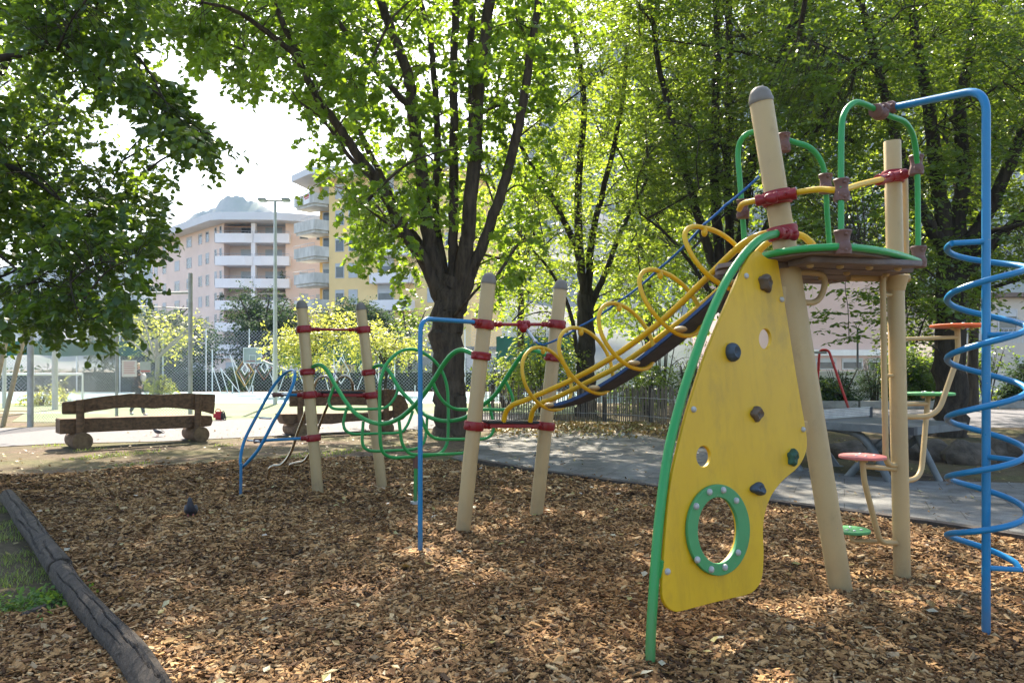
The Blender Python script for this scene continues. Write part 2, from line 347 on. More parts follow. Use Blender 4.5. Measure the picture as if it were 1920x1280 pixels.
def chipmat():
    m, t, N, L, b = mk('wood_chip')
    at = N.new('ShaderNodeAttribute'); at.attribute_name = 'rnd'
    r = ramp(N, [(0, (.04, .02, .008)), (.18, (.14, .064, .022)), (.5, (.30, .16, .06)), (.82, (.49, .29, .12)), (.93, (.36, .25, .14)), (1, (.6, .43, .22))]); L.new(at.outputs['Fac'], r.inputs[0])
    n = noise(N, L, 70, 4, .7); r2 = ramp(N, [(.3, (.55,)*3), (.7, (1.15,)*3)]); L.new(n.outputs[0], r2.inputs[0])
    x = N.new('ShaderNodeMix'); x.data_type = 'RGBA'; x.blend_type = 'MULTIPLY'; x.inputs[0].default_value = 1; L.new(r.outputs[0], x.inputs[6]); L.new(r2.outputs[0], x.inputs[7])
    n5 = noise(N, L, .9, 6, .7); r5 = ramp(N, [(.38, (.62, .58, .55)), (.58, (1.1,)*3)]); L.new(n5.outputs[0], r5.inputs[0])   # damp and dry patches
    y = N.new('ShaderNodeMix'); y.data_type = 'RGBA'; y.blend_type = 'MULTIPLY'; y.inputs[0].default_value = 1; L.new(x.outputs[2], y.inputs[6]); L.new(r5.outputs[0], y.inputs[7]); x = y
    L.new(x.outputs[2], b.inputs['Base Color']); b.inputs['Roughness'].default_value = .85; b.inputs['Specular IOR Level'].default_value = .25; return m
inm = lambda x, y: (inpoly(x, y, MULCH) | inpoly(x, y, MULCH2)) & (np.abs(x) < .76*y+1.2)
parts = [chip_field(170000, -4.8, 6, 2.6, 5.2, inm, .027, rng), chip_field(125000, -6.5, 7, 5.2, 8, inm, .031, rng), chip_field(70000, -9, 7, 8, 12.3, inm, .040, rng)]
nearsoil = lambda x, y: ~inm(x, y) & (rng.uniform(0, 1, x.shape) < np.exp(-np.abs(y-10.6-.25*(x+6))/.6))
parts.append(chip_field(5000, -8.5, -.8, 9, 13, nearsoil, .05, rng, lift=-.06))
LAWN_ = [(-2.72, 4.6), (-3.1, 5.1), (-3.65, 5.8), (-4.6, 7.0), (-5.6, 8.4), (-12, 8.6), (-12, 4.2), (-5, 4.05), (-3.4, 4.3)]
def spill(x, y):
    e = np.interp(x, [q.x for q in EDGE], [q.y for q in EDGE]); return ~inm(x, y) & (x > -.6) & (y > e+.06) & (rng.uniform(0, 1, x.shape) < np.exp(-(y-e)/.45)*.8)
parts.append(chip_field(9000, -.6, 6.5, 6.2, 14, spill, .03, rng, lift=-.035))
parts.append(chip_field(5000, -6, -2.4, 4, 8, lambda x, y: inpoly(x, y, LAWN_) & (rng.uniform(0, 1, x.shape) < .22), .03, rng, lift=-.06))
off = 0; Vs = []; Fs = []; As = []
for v, f, a in parts: Vs.append(v); Fs.append(f+off); As.append(a); off += len(v)
tag(mesh_np('wood_chip_mulch', np.concatenate(Vs), np.concatenate(Fs), chipmat(), attr=np.concatenate(As)), 'loose brown wood chips covering the play bed', 'wood chips', kind='stuff')
# ------------------------------------------------------------------ grass and litter
def blades(n, keep, x0, x1, y0, y1, h, wd, rng, clump=None):
    x = rng.uniform(x0, x1, n); y = rng.uniform(y0, y1, n); k = keep(x, y); x, y = x[k], y[k]; n = len(x)
    a = rng.uniform(0, 2*np.pi, n); H = h*rng.uniform(.4, 1.3, n); ln = H*rng.uniform(.2, .9, n); W = wd*rng.uniform(.6, 1.3, n)
    dx, dy = np.cos(a), np.sin(a); z0 = np.zeros(n)+.0
    pts = []
    for t, wf in ((0, 1), (.55, .8), (1, .12)):
        cx = x+dx*ln*t*t; cy = y+dy*ln*t*t; cz = z0+H*(t-.25*t*t)
        for s in (-1, 1): pts.append(np.stack([cx-dy*W*wf*s*.5, cy+dx*W*wf*s*.5, cz], 1))
    V = np.stack(pts, 1).reshape(-1, 3); b = (np.arange(n)*6)[:, None]
    F = np.concatenate([b+np.array([[0, 1, 3, 2]]), b+np.array([[2, 3, 5, 4]])], 0)
    r = rng.uniform(0, 1, n); return V, F, np.concatenate([r, r])
grassmat = leafmat('grass_blade', [(0, (.07, .12, .025)), (.6, (.14, .215, .045)), (1, (.30, .28, .12))], (.40, .5, .08), .4)
LAWN = [(-2.72, 4.6), (-3.1, 5.1), (-3.65, 5.8), (-4.6, 7.0), (-5.6, 8.4), (-12, 8.6), (-12, 4.2), (-5, 4.05), (-3.4, 4.3)]
lawnsoil = gmat('lawn_soil', [(.3, (.04, .032, .016)), (.55, (.085, .065, .035)), (.8, (.15, .115, .07))], 9)
poly_sheet('lawn', [(x, y) for x, y in LAWN], .006, lawnsoil)
nz = lambda x, y: np.sin(2.1*x+1)*np.sin(1.7*y+.4)+.6*np.sin(4.7*x-3.1*y)
k1 = lambda x, y: inpoly(x, y, LAWN) & (rng.uniform(-1.0, .8, x.shape) < nz(x*1.4, y*1.6)) & (np.abs(x) < .76*y+.6)
v1 = blades(60000, k1, -7, -2.5, 4, 9, .055, .006, rng)
k2 = lambda x, y: (~inpoly(x, y, MULCH)) & (nz(x*.8, y*.9) > .75) & (x < -2)
v2 = blades(15000, k2, -10, -2, 9.3, 14.6, .05, .012, rng)
off = len(v1[0])
tag(mesh_np('grass', np.concatenate([v1[0], v2[0]]), np.concatenate([v1[1], v2[1]+off]), grassmat, attr=np.concatenate([v1[2], v2[2]])), 'patchy short green grass beside the log edging', 'grass', kind='stuff')
# broad-leaved weeds along the log
def litter(n, pos, size, rng, flat=.25):
    x, y, z = pos; n = len(x); a = rng.uniform(0, 2*np.pi, n); s = size*rng.uniform(.5, 1.3, n)
    T = np.array([[-.5, 0, 0], [-.1, .32, .06], [.5, 0, .02], [-.1, -.32, .06]])
    v = T[None]*s[:, None, None]; tl = rng.normal(0, flat, n)[:, None]
    v[..., 2] += v[..., 0]*tl + v[..., 1]*rng.normal(0, flat, n)[:, None]
    c, sn = np.cos(a)[:, None], np.sin(a)[:, None]; v[..., 0], v[..., 1] = v[..., 0]*c-v[..., 1]*sn, v[..., 0]*sn+v[..., 1]*c
    v += np.stack([x, y, z], 1)[:, None]; b = (np.arange(n)*4)[:, None]
    return v.reshape(-1, 3), np.concatenate([b+np.array([[0, 1, 2]]), b+np.array([[0, 2, 3]])], 0), np.tile(rng.uniform(0, 1, n), 2)
n = 1100; t = rng.uniform(0, 1, n); cx = rng.choice([-2.85, -3.05, -3.4, -3.75], n)+rng.normal(0, .1, n); cy = 4.62+(-2.85-cx)*-.15+rng.normal(0, .12, n)+rng.choice([0, .15], n)
v = litter(n, (cx, cy, rng.uniform(.015, .08, n)), .035, rng, .6)
tag(mesh_np('weeds', *v[:2], leafmat('weed_leaf', [(0, (.03, .09, .015)), (1, (.10, .20, .03))], (.3, .45, .05)), attr=v[2]), 'low broad-leaved green weeds at the log edging', 'weeds', kind='stuff')
n = 2600; x = rng.uniform(-9, 7, n); y = rng.uniform(2.5, 19, n); k = np.abs(x) < .75*y+.5; x, y = x[k], y[k]
onm = inpoly(x, y, MULCH)
v = litter(len(x), (x, y, np.where(onm, gz(x, y)+.08, .028)), .06, rng)
lm = leafmat('fallen_leaf', [(0, (.12, .06, .02)), (.5, (.26, .16, .05)), (.8, (.3, .28, .09)), (1, (.42, .4, .36))], (.3, .2, .05), .2)
k = (rng.uniform(0, 1, 16000)); xx = rng.uniform(-.5, 5.5, 16000); yy = 19.6-rng.exponential(.8, 16000)+.25*np.sin(xx*2); zz = np.full(16000, .03)+rng.uniform(0, .06, 16000)
q = (yy > 15.5); v2 = litter(q.sum(), (xx[q], yy[q], zz[q]), .09, rng, .5)
tag(mesh_np('fallen_leaves', np.concatenate([v[0], v2[0]]), np.concatenate([v[1], v2[1]+len(v[0])]), lm, attr=np.concatenate([v[2], v2[2]])), 'scattered dry brown leaves lying on the ground', 'fallen leaves', kind='stuff')
# ------------------------------------------------------------------ log edging
def log_piece(px, r, label, seed):
    rg = random.Random(seed); pts = cat([G(x, y, .085) for x, y in px], 14); N = len(pts); n = 72
    vs = []; fs = []
    cr = [(rg.uniform(.3, 2.6), rg.uniform(-.1, .8), rg.uniform(.25, .7), rg.uniform(.035, .065), rg.uniform(.1, .22)) for _ in range(13)]
    for i, p in enumerate(pts):
        t = i/(N-1); T = (pts[min(i+1, N-1)]-pts[max(i-1, 0)]).normalized(); u = Vector((-T.y, T.x, 0)).normalized(); v = T.cross(u)
        v = v if v.z > 0 else -v
        for k in range(n):
            a = 2*math.pi*k/n; rr = r*(1+.045*math.sin(3*a+t*3+seed)+.02*math.sin(7*a+seed*2-t*9)+.03*math.sin(t*11+seed))*(.93 if i in (0, N-1) else 1)
            for ca, cs, cl, wd, dp in cr:
                if cs < t < cs+cl and abs(a-(ca+.13*math.sin(t*16+ca*3)+.05*math.sin(t*47))) < wd: rr *= 1-dp*min(1, (t-cs)*9, (cs+cl-t)*9)
            vs.append(p+(u*math.cos(a)+v*math.sin(a))*rr)
    for i in range(N-1):
        for k in range(n): fs.append((i*n+k, i*n+(k+1) % n, (i+1)*n+(k+1) % n, (i+1)*n+k))
    c0 = len(vs); vs += [pts[0], pts[-1]]
    for k in range(n): fs += [(k, (k+1) % n, c0), ((N-1)*n+(k+1) % n, (N-1)*n+k, c0+1)]
    m = MB(); m.add(vs, fs); o = m.build('edging_log', MT['log'], origin=pts[0], ang=32)
    return tag(o, label, 'log', 'logs edging the wood chip bed')
log_piece([(14, 930), (30, 950), (47, 974), (68, 1003), (89, 1033), (113, 1066)], .08, 'far grey cracked edging log beside the shaded grass', 3)
log_piece([(113, 1069), (131, 1096), (161, 1131), (202, 1176), (245, 1222), (283, 1280), (340, 1390), (410, 1560)], .073, 'near grey cracked edging log with wood chips on both sides', 8)
m = MB(); m.tube(cat([G(20, 1170), G(60, 1152, .03), G(100, 1135, .02)], 6), [.015, .025, .03, .033, .035, .035, .035, .035, .035, .033, .03, .025, .02], 8)
tag(m.build('tree_root', MT['log'], origin=(-3.4, 4.6, 0)), 'dark tree root breaking through the grass by the log', 'root')
# ================================================================== TREES
def unit(a): return a/np.maximum(np.linalg.norm(a, axis=-1, keepdims=True), 1e-9)
LEAF = {
 'maple': ([(0, 0), (.06, .26), (-.04, .46), (.2, .42), (.36, .6), (.44, .34), (.62, .42), (.66, .18), (1, 0)], .36, .14),
 'linden': ([(.03, 0), (-.06, .22), (.1, .44), (.4, .46), (.72, .27), (1, 0)], .4, .1),
 'ovate': ([(0, 0), (.22, .2), (.55, .22), (1, 0)], None, .08),
 'slim': ([(0, 0), (.35, .13), (1, 0)], None, .04),
}
def leaf_tpl(kind):
    half, cx, fold = LEAF[kind]
    up = [(x, y, -fold*y*2-.14*x*x) for x, y in half]; dn = [(x, -y, -fold*y*2-.14*x*x) for x, y in half[1:-1]][::-1]
    out = up+dn; n = len(out)
    if cx is not None:
        V = out+[(cx, 0, .02)]; F = [(i, (i+1) % n, n) for i in range(n)]
    else:
        h = len(half); V = out; F = []
        ring_u = list(range(h)); ring_d = [0]+list(range(n-1, h-1, -1))+[h-1]
        for rr, fl in ((ring_u, 0), (ring_d, 1)):
            for i in range(1, h-1):
                f = (rr[0], rr[i], rr[i+1]); F.append(f[::-1] if fl else f)
    return np.array(V, float), np.array(F)
def spray_leaves(rng, Pb, D, L, n, size, kind, droop=.25, jit=.5, flat=1.0, wid=.0):
    S = len(Pb); tplV, tplF = leaf_tpl(kind); up = np.array([0, 0, 1.])
    side = unit(np.cross(D, up)+rng.normal(0, .15, (S, 3)))
    t = (np.arange(n)+.6)/n; t = t[None]+rng.uniform(-.3, .3, (S, n))/n
    sg = np.where(np.arange(n) % 2 == 0, 1., -1.)[None].repeat(S, 0)
    pos = Pb[:, None]+D[:, None]*(L[:, None]*t)[..., None]
    pos[..., 2] -= droop*t*t*L[:, None]
    if wid: pos += side[:, None]*(sg*rng.uniform(0, wid, (S, n)))[..., None]; pos += rng.normal(0, wid*.25, pos.shape)
    ld = D[:, None]*.55+side[:, None]*(sg*.9)[..., None]+rng.normal(0, jit*.5, (S, n, 3)); ld[..., 2] -= droop*rng.uniform(.3, 1.4, (S, n))
    ld = unit(ld).reshape(-1, 3)
    nm = up[None]*flat+rng.normal(0, jit, (S*n, 3)); nm = unit(nm-ld*(nm*ld).sum(1, keepdims=True)); wd = np.cross(nm, ld)
    s = size*rng.uniform(.55, 1.2, S*n); pos = pos.reshape(-1, 3)
    B = np.stack([ld, wd, nm], 1)*s[:, None, None]
    V = np.einsum('kj,njc->nkc', tplV, B)+pos[:, None]
    F = (np.arange(S*n)*len(tplV))[:, None, None]+tplF[None]
    clump = np.repeat(rng.normal(0, .13, S), n)
    r = np.clip(rng.normal(.5, .19, S*n)+clump, 0, 1)
    return V.reshape(-1, 3), F.reshape(-1, 3), np.repeat(r, len(tplF))
def twigs(A, Bp, ra, rb, sag=.06, n=3):
    """thin three-sided bars from A to Bp with one bend"""
    M = (A+Bp)/2; M[:, 2] += np.linalg.norm(Bp-A, axis=1)*sag
    d = unit(Bp-A); u = unit(np.cross(d, np.array([.31, .22, .92]))); v = np.cross(d, u); rings = []
    for C, r in ((A, ra), (M, (ra+rb)/2), (Bp, rb)):
        for k in range(n):
            a = 2*np.pi*k/n; rings.append(C+(u*np.cos(a)+v*np.sin(a))*r)
    V = np.stack(rings, 1); b = (np.arange(len(A))*3*n)[:, None]; F = []
    for i in range(2):
        for k in range(n): F.append(b+np.array([[i*n+k, i*n+(k+1) % n, (i+1)*n+(k+1) % n, (i+1)*n+k]]))
    return V.reshape(-1, 3), np.concatenate(F, 0)
def nz3(p, f, seed):
    rg = np.random.default_rng(seed); s = np.zeros(len(p))
    for i in range(7):
        k = unit(rg.normal(0, 1, 3))*f*rg.uniform(.6, 1.9); s += np.sin(p@k+rg.uniform(0, 6.28))
    return s/2.6
def region(rng, poly, Y0, Y1, n, gap=-.3, f=1.2, seed=1, zmin=1.7):
    xs = [p[0] for p in poly]; ys = [p[1] for p in poly]
    px = rng.uniform(min(xs), max(xs), n*3); py = rng.uniform(min(ys), max(ys), n*3); k = inpoly(px, py, poly); px, py = px[k][:n], py[k][:n]
    Y = rng.uniform(Y0, Y1, len(px)); p = np.stack([(px-960)/FPX*Y, Y, EYE-(py-HOR)/FPX*Y], 1)
    return p[(nz3(p, f, seed) > gap) & (p[:, 2] > zmin)]
def blob(rng, c, r, n, gap=-.3, f=1.2, seed=1, zmin=1.7):
    p = rng.normal(0, 1, (n, 3)); p = unit(p)*(rng.uniform(0, 1, (n, 1))**(1/2.2)); p = p*np.array(r)+np.array(c)
    return p[(nz3(p, f, seed) > gap) & (p[:, 2] > zmin)]
def tree(name, label, limbs, S, rng, bark, leaf, nb=60, size=.12, kind='ovate', n=14, L=.6, droop=.25, jit=.5, base=None, group=None, br=(.02, .006), flat=1., rise=.1, cat_='tree', wid=0., dirup=0., maxr=9, tw=(.008, .003), twmax=2.6, rcap=.1, lev=1.0):
    """limbs: list of (points, r0, r1). S: spray positions."""
    base = base if base is not None else limbs[0][0][0]
    root = thing(name, label, cat_, (base[0], base[1], 0), group)
    mb = MB(); sk = []; skr = []
    for pts, r0, r1 in limbs:
        c = cat(pts, 6); N = len(c)
        rr = [r0+(r1-r0)*i/(N-1) for i in range(N)]
        if pts is limbs[0][0]: rr[0] *= 1.35; rr[1] *= 1.15; rr[2] *= 1.06
        for i in range(1, N): c[i] = c[i]+Vector(rng.normal(0, rr[i]*.12, 3).tolist())
        mb.tube(c, rr, 12 if r0 > .06 else 7)
        for i, p in enumerate(c):
            if i > 2 or pts is not limbs[0][0]: sk.append(tuple(p)); skr.append(rr[i])
    SK = np.array(sk)
    if nb:
        idx = rng.choice(len(S), min(nb, len(S)), replace=False)
        idx = idx[np.argsort([np.min(np.linalg.norm(SK-S[i], axis=1)) for i in idx])]
        for i in idx:
            t = S[i]; dv = t-SK; d = np.linalg.norm(dv, axis=1); cost = d+1.6*np.maximum(0, .25*d-dv[:, 2]); j = int(np.argmin(cost))
            if d[j] < .5 or d[j] > maxr: continue
            a = Vector(SK[j]); b = Vector(t); mid = (a+b)/2+Vector((0, 0, rise*d[j]))+Vector(rng.normal(0, .06*d[j], 3).tolist())
            c = cat([a, mid, b], 5); N = len(c); r0 = min(br[0]+.012*d[j], rcap)
            mb.tube(c, [r0+(br[1]-r0)*q/(N-1) for q in range(N)], 6)
            SK = np.concatenate([SK, np.array([tuple(p) for p in c[2:]])])
    # twigs and sprays
    near = np.zeros(len(S), int)
    for i0 in range(0, len(S), 2000):
        near[i0:i0+2000] = np.argmin(((S[i0:i0+2000, None]-SK[None])**2).sum(2), 1)
    A = SK[near]; dv = S-A; dl = np.linalg.norm(dv, axis=1)
    D = unit(unit(dv)*.8+rng.normal(0, .45, S.shape)+np.array([0, 0, dirup-.12]))
    D = unit(D*np.array([1, 1, lev]))
    k = (dl > .1) & (dl < twmax)
    o = mb.build('trunk', bark, root, ang=60)
    Lr = L*rng.uniform(.6, 1.3, len(S))
    tv, tf = twigs(A[k], S[k], tw[0], tw[1]); te = S+D*Lr[:, None]; te[:, 2] -= droop*Lr
    tv2, tf2 = twigs(S.copy(), te, tw[1]*1.1, tw[1]*.5, sag=droop*.25)
    o2 = mesh_np('twigs', np.concatenate([tv, tv2]), np.concatenate([tf, tf2+len(tv)]), bark, root)
    bm = bmesh.new(); bm.from_mesh(o.data); bm.from_mesh(o2.data); bm.to_mesh(o.data); bm.free(); bpy.data.objects.remove(o2)
    V, F, At = spray_leaves(rng, S, D, Lr, n, size, kind, droop, jit, flat, wid)
    mesh_np('crown', V, F, leaf, root, At)
    return root
BK = barkmat('maple_bark', (.095, .072, .052), (.022, .017, .013)); BK2 = barkmat('grey_bark', (.07, .06, .048), (.02, .017, .013)); BK3 = barkmat('dark_bark', (.065, .052, .04), (.016, .013, .011))
LF_maple = leafmat('maple_leaf', [(0, (.026, .062, .012)), (.5, (.05, .108, .016)), (1, (.10, .15, .025))], (.41, .62, .035), .46, .36)
LF_lind = leafmat('linden_leaf', [(0, (.016, .042, .014)), (.6, (.032, .072, .02)), (1, (.07, .105, .03))], (.34, .52, .035), .36, .32)
LF_bright = leafmat('hornbeam_leaf', [(0, (.045, .09, .016)), (.5, (.085, .15, .025)), (1, (.15, .19, .04))], (.54, .69, .05), .5, .42)
LF_dark = leafmat('zelkova_leaf', [(0, (.014, .038, .011)), (.6, (.028, .07, .017)), (1, (.06, .105, .026))], (.39, .56, .035), .37, .32)
LF_yel = leafmat('robinia_leaf', [(0, (.22, .26, .035)), (1, (.36, .37, .07))], (.66, .68, .1), .45)
LF_con = leafmat('dark_shrub_leaf', [(0, (.014, .04, .018)), (1, (.04, .085, .03))], (.09, .16, .04), .25, .9)
LF_bush = leafmat('bush_leaf', [(0, (.05, .10, .018)), (1, (.14, .2, .035))], (.42, .52, .06), .45)
rng = np.random.default_rng(11)
# --- central maple: vase of stems
Y = 16.6
def pl(pts, Y0, Y1=None):
    Y1 = Y0 if Y1 is None else Y1; k = len(pts)-1
    return [P(x, y, Y0+(Y1-Y0)*i/k) for i, (x, y) in enumerate(pts)]
tr = pl([(843, 818), (842, 760), (840, 690), (839, 620), (845, 565), (850, 530)], Y); tr[0].z = -.05
limbs = [(tr, .37, .34),
 (pl([(836, 590), (800, 500), (756, 430), (712, 345), (680, 305), (640, 245), (597, 185), (560, 110), (525, 30), (480, -80)], Y, 14.6), .15, .045),
 (pl([(840, 580), (812, 480), (800, 417), (787, 300), (773, 200), (763, 133), (735, 60), (700, -40), (660, -180)], Y, 15.8), .18, .075),
 (pl([(770, 205), (735, 165), (700, 128), (660, 75), (620, 20), (580, -70)], 16, 14.8), .075, .035),
 (pl([(846, 560), (826, 470), (817, 393), (820, 267), (813, 133), (805, 60), (785, -10), (750, -150)], Y+.1, 17.4), .10, .05),
 (pl([(850, 560), (850, 470), (850, 417), (851, 283), (850, 167), (853, 60), (857, -60), (850, -220)], Y, 16.2), .12, .07),
 (pl([(858, 570), (872, 480), (880, 417), (890, 283), (897, 167), (906, 100), (920, 0), (950, -160)], Y-.1, 15.6), .18, .10),
 (pl([(886, 330), (884, 200), (882, 90), (886, 0), (880, -150)], 16.2, 17.2), .10, .06),
 (pl([(864, 575), (892, 490), (920, 417), (953, 317), (977, 217), (990, 133), (1010, 0), (1030, -120)], Y, 15.2), .135, .07),
 (pl([(802, 480), (774, 440), (747, 400), (720, 340), (690, 280), (660, 215), (640, 150), (600, 90)], Y+.5, 18.2), .10, .045),
 (pl([(712, 345), (660, 300), (610, 230), (560, 190)], 16, 14), .06, .02),
 (pl([(560, 110), (500, 60), (440, 20), (380, 5)], 14.8, 13), .07, .02),
]
mp = [(385, -60), (400, 95), (430, 140), (450, 160), (480, 160), (520, 150), (565, 205), (585, 250), (570, 290), (595, 320), (590, 340), (640, 370), (680, 410), (665, 460), (700, 480), (745, 545), (785, 560), (790, 450), (850, 430), (900, 430), (930, 480), (905, 560), (955, 550), (1000, 470), (1030, 300), (1060, -60)]
S = np.concatenate([region(rng, mp, 13.4, 24, 2700, .12, 2.3, 3), region(rng, [(285, -70), (440, -70), (430, 60), (385, 105), (335, 95), (300, 40)], 13, 17, 200, -.1, 2.3, 25), region(rng, [(400, -200), (410, 60), (450, 120), (545, 150), (640, 120), (640, -200)], 20, 26, 1100, .15, 2.0, 23),
    region(rng, [(560, -20), (700, 0), (760, 400), (700, 500), (640, 400), (590, 250)], 13.5, 17, 130, -.1, 2.3, 4),
    blob(rng, (-2, 15.6, 11.5), (6.6, 6, 4.6), 2300, .42, 1.4, 5, 7.8), blob(rng, (-5.5, 21, 14.2), (4.5, 4, 2.2), 900, .2, 1.5, 7, 11.8), blob(rng, (-3.5, 13, 9.5), (4.5, 3.5, 2.2), 520, .4, 1.4, 6, 8.2)])  # unseen overhead clumps, added and thinned to shade and dapple the ground
tree('maple_tree', 'big multi-stemmed maple in the middle with jagged light green leaves', limbs, S, rng, BK, LF_maple, 150, .14, 'maple', 17, .5, .25, .55, wid=.1, br=(.012, .006), flat=.7)
# small low shoot of maple leaves in front of the trunk
# --- left linden, trunk outside the frame, boughs sweep in
lt = [Vector((-11.5, 9.5, -.05)), Vector((-11.4, 9.5, 2)), Vector((-11.2, 9.4, 5)), Vector((-11, 9.3, 9))]
limbs = [(lt, .36, .2),
 (pl([(-330, 200), (-150, 60), (20, 20), (120, 80), (200, 140), (330, 220), (400, 255)], 9.2, 8.3), .07, .006),
 (pl([(-330, 330), (-120, 160), (60, 95), (150, 76), (250, 100), (310, 190)], 9.2, 7.6), .06, .006),
 (pl([(-330, 450), (-150, 330), (0, 310), (80, 350), (150, 410)], 9.2, 8), .06, .006),
 (pl([(-330, 560), (-180, 440), (-60, 450), (0, 480), (60, 530)], 9.2, 7.6), .06, .006),
]
lp = [(-260, -120), (320, -120), (270, 60), (275, 130), (300, 190), (350, 235), (425, 282), (410, 292), (380, 288), (340, 296), (315, 280), (290, 258), (285, 320), (312, 340), (295, 362), (308, 410), (280, 425), (290, 455), (262, 500), (258, 535), (245, 560), (248, 600), (210, 622), (180, 604), (140, 612), (60, 604), (0, 606), (-260, 620)]
S = np.concatenate([region(rng, lp, 6.8, 10.6, 3600, -.12, 2.8, 8, 1.6), region(rng, [(302, 150), (370, 230), (430, 280), (365, 280), (310, 230)], 8, 8.6, 60, -9, 1, 1), blob(rng, (-8.5, 9.8, 8.6), (4.6, 4, 3), 1000, .0, 2.4, 9, 5.8)])
tree('linden_tree', 'overhanging linden with dense dark heart-shaped leaves, boughs hanging in front of the bench', limbs, S, rng, BK3, LF_lind, 260, .08, 'linden', 15, .3, .4, .6, wid=.06, br=(.004, .003), flat=.75, tw=(.004, .002), twmax=.9, rcap=.022, maxr=3.5)
# --- slender tree behind the maple, seen over the picket fence
Y = 23.5
tr = pl([(1098, 780), (1098, 700), (1099, 640), (1098, 590), (1098, 545)], Y); tr[0].z = -.05
limbs = [(tr, .30, .25),
 (pl([(1096, 570), (1085, 480), (1060, 420), (1030, 360), (985, 290), (950, 200)], Y, 22), .13, .04),
 (pl([(1097, 560), (1085, 450), (1085, 330), (1095, 200), (1080, 80), (1060, -40)], Y), .15, .06),
 (pl([(1100, 560), (1110, 450), (1120, 400), (1150, 280), (1170, 160), (1180, 20)], Y), .13, .05),
 (pl([(1104, 580), (1140, 500), (1170, 420), (1215, 330), (1240, 200)], Y, 24), .11, .04),
 (pl([(1088, 700), (1070, 590), (1040, 520), (1000, 470)], Y, 22), .08, .03),
]
S = np.concatenate([region(rng, [(930, -50), (1300, -50), (1300, 200), (1270, 420), (1230, 560), (1180, 600), (1120, 580), (1060, 600), (960, 610), (900, 570), (950, 450), (985, 300)], 20.5, 28, 3000, .0, 1.8, 13), blob(rng, (2.5, 24.5, 13.5), (5.5, 4.5, 3.6), 1000, -.1, .8, 14, 11)])
tree('hornbeam_tree', 'slim forked tree with sunlit yellow-green leaves standing behind the picket fence', limbs, S, rng, BK2, LF_bright, 110, .135, 'ovate', 20, .9, .15, .55, wid=.1, br=(.012, .006), flat=.6, lev=.4)
# --- right dark trees
Y = 16.4
tr = pl([(1778, 818), (1780, 740), (1782, 640), (1784, 560), (1784, 500)], Y); tr[0].z = -.05
limbs = [(tr, .33, .3),
 (pl([(1780, 530), (1768, 470), (1730, 400), (1700, 330), (1672, 230), (1640, 100), (1600, -40)], Y, 15), .16, .06),
 (pl([(1782, 520), (1768, 420), (1756, 320), (1742, 200), (1720, 90), (1700, -60)], Y), .2, .08),
 (pl([(1786, 520), (1795, 420), (1806, 330), (1800, 200), (1820, 90), (1830, -60)], Y, 17), .2, .08),
 (pl([(1788, 520), (1830, 440), (1862, 380), (1900, 290), (1950, 180), (2010, 60)], Y, 15.5), .18, .08),
 (pl([(1790, 530), (1850, 470), (1920, 400), (2000, 330), (2080, 250)], Y, 15.5), .14, .05),
 (pl([(1790, 500), (1850, 440), (1900, 425), (1990, 400)], Y-.2, 14), .07, .03),
]
S = np.concatenate([region(rng, [(1480, -60), (2300, -60), (2300, 500), (1960, 520), (1880, 480), (1840, 560), (1760, 600), (1700, 560), (1640, 470), (1500, 440), (1440, 250)], 13, 20.5, 6200, .0, 2.0, 17), region(rng, [(1655, 440), (1900, 440), (1850, 560), (1770, 645), (1700, 655), (1650, 560)], 15, 20, 420, -.2, 1.2, 19),
    blob(rng, (7.5, 14.5, 10.5), (6.5, 5.5, 3.6), 2700, .32, 1.4, 18, 7.4), blob(rng, (9.5, 21.5, 11.2), (6.5, 5, 3.4), 2300, .1, 1.4, 24, 7.8)])  # last clump added overhead to shade the table, boulders and yard
tree('zelkova_tree', 'large dark-leaved tree with wide forked limbs behind the blue spiral pole', limbs, S, rng, BK3, LF_dark, 190, .112, 'ovate', 22, .8, .12, .5, wid=.09, flat=.55, lev=.3, br=(.012, .006))
Y = 18.5
tr = pl([(1372, 808), (1372, 700), (1370, 600), (1368, 520)], Y); tr[0].z = -.05
limbs = [(tr, .25, .2),
 (pl([(1366, 560), (1345, 430), (1340, 300), (1342, 180), (1345, 60), (1340, -50)], Y), .14, .07),
 (pl([(1368, 560), (1368, 420), (1364, 280), (1370, 140), (1366, 0), (1370, -80)], Y+.3), .12, .07),
 (pl([(1372, 560), (1392, 420), (1410, 300), (1440, 180), (1480, 60), (1510, -60)], Y, 17.5), .13, .06),
 (pl([(1362, 570), (1320, 440), (1290, 340), (1260, 230), (1235, 120), (1220, 0)], Y, 18), .12, .05),
 (pl([(1376, 570), (1430, 440), (1480, 350), (1520, 270), (1570, 170)], Y, 17), .1, .04),
 (pl([(1360, 600), (1300, 500), (1250, 440), (1200, 400)], Y, 17), .06, .02),
]
S = np.concatenate([region(rng, [(1170, -60), (1560, -60), (1560, 300), (1500, 500), (1420, 520), (1330, 560), (1250, 500), (1180, 440), (1210, 250)], 15.5, 22, 4200, .0, 2.0, 21), blob(rng, (5.2, 17, 11.5), (4.6, 4.5, 3.4), 1100, .35, 1.4, 22, 8)])
tree('zelkova_tree', 'tree with many thin upright stems rising behind the yellow climbing panel', limbs, S, rng, BK3, LF_dark, 150, .11, 'ovate', 22, .75, .12, .5, wid=.09, br=(.01, .005), flat=.55, lev=.3)
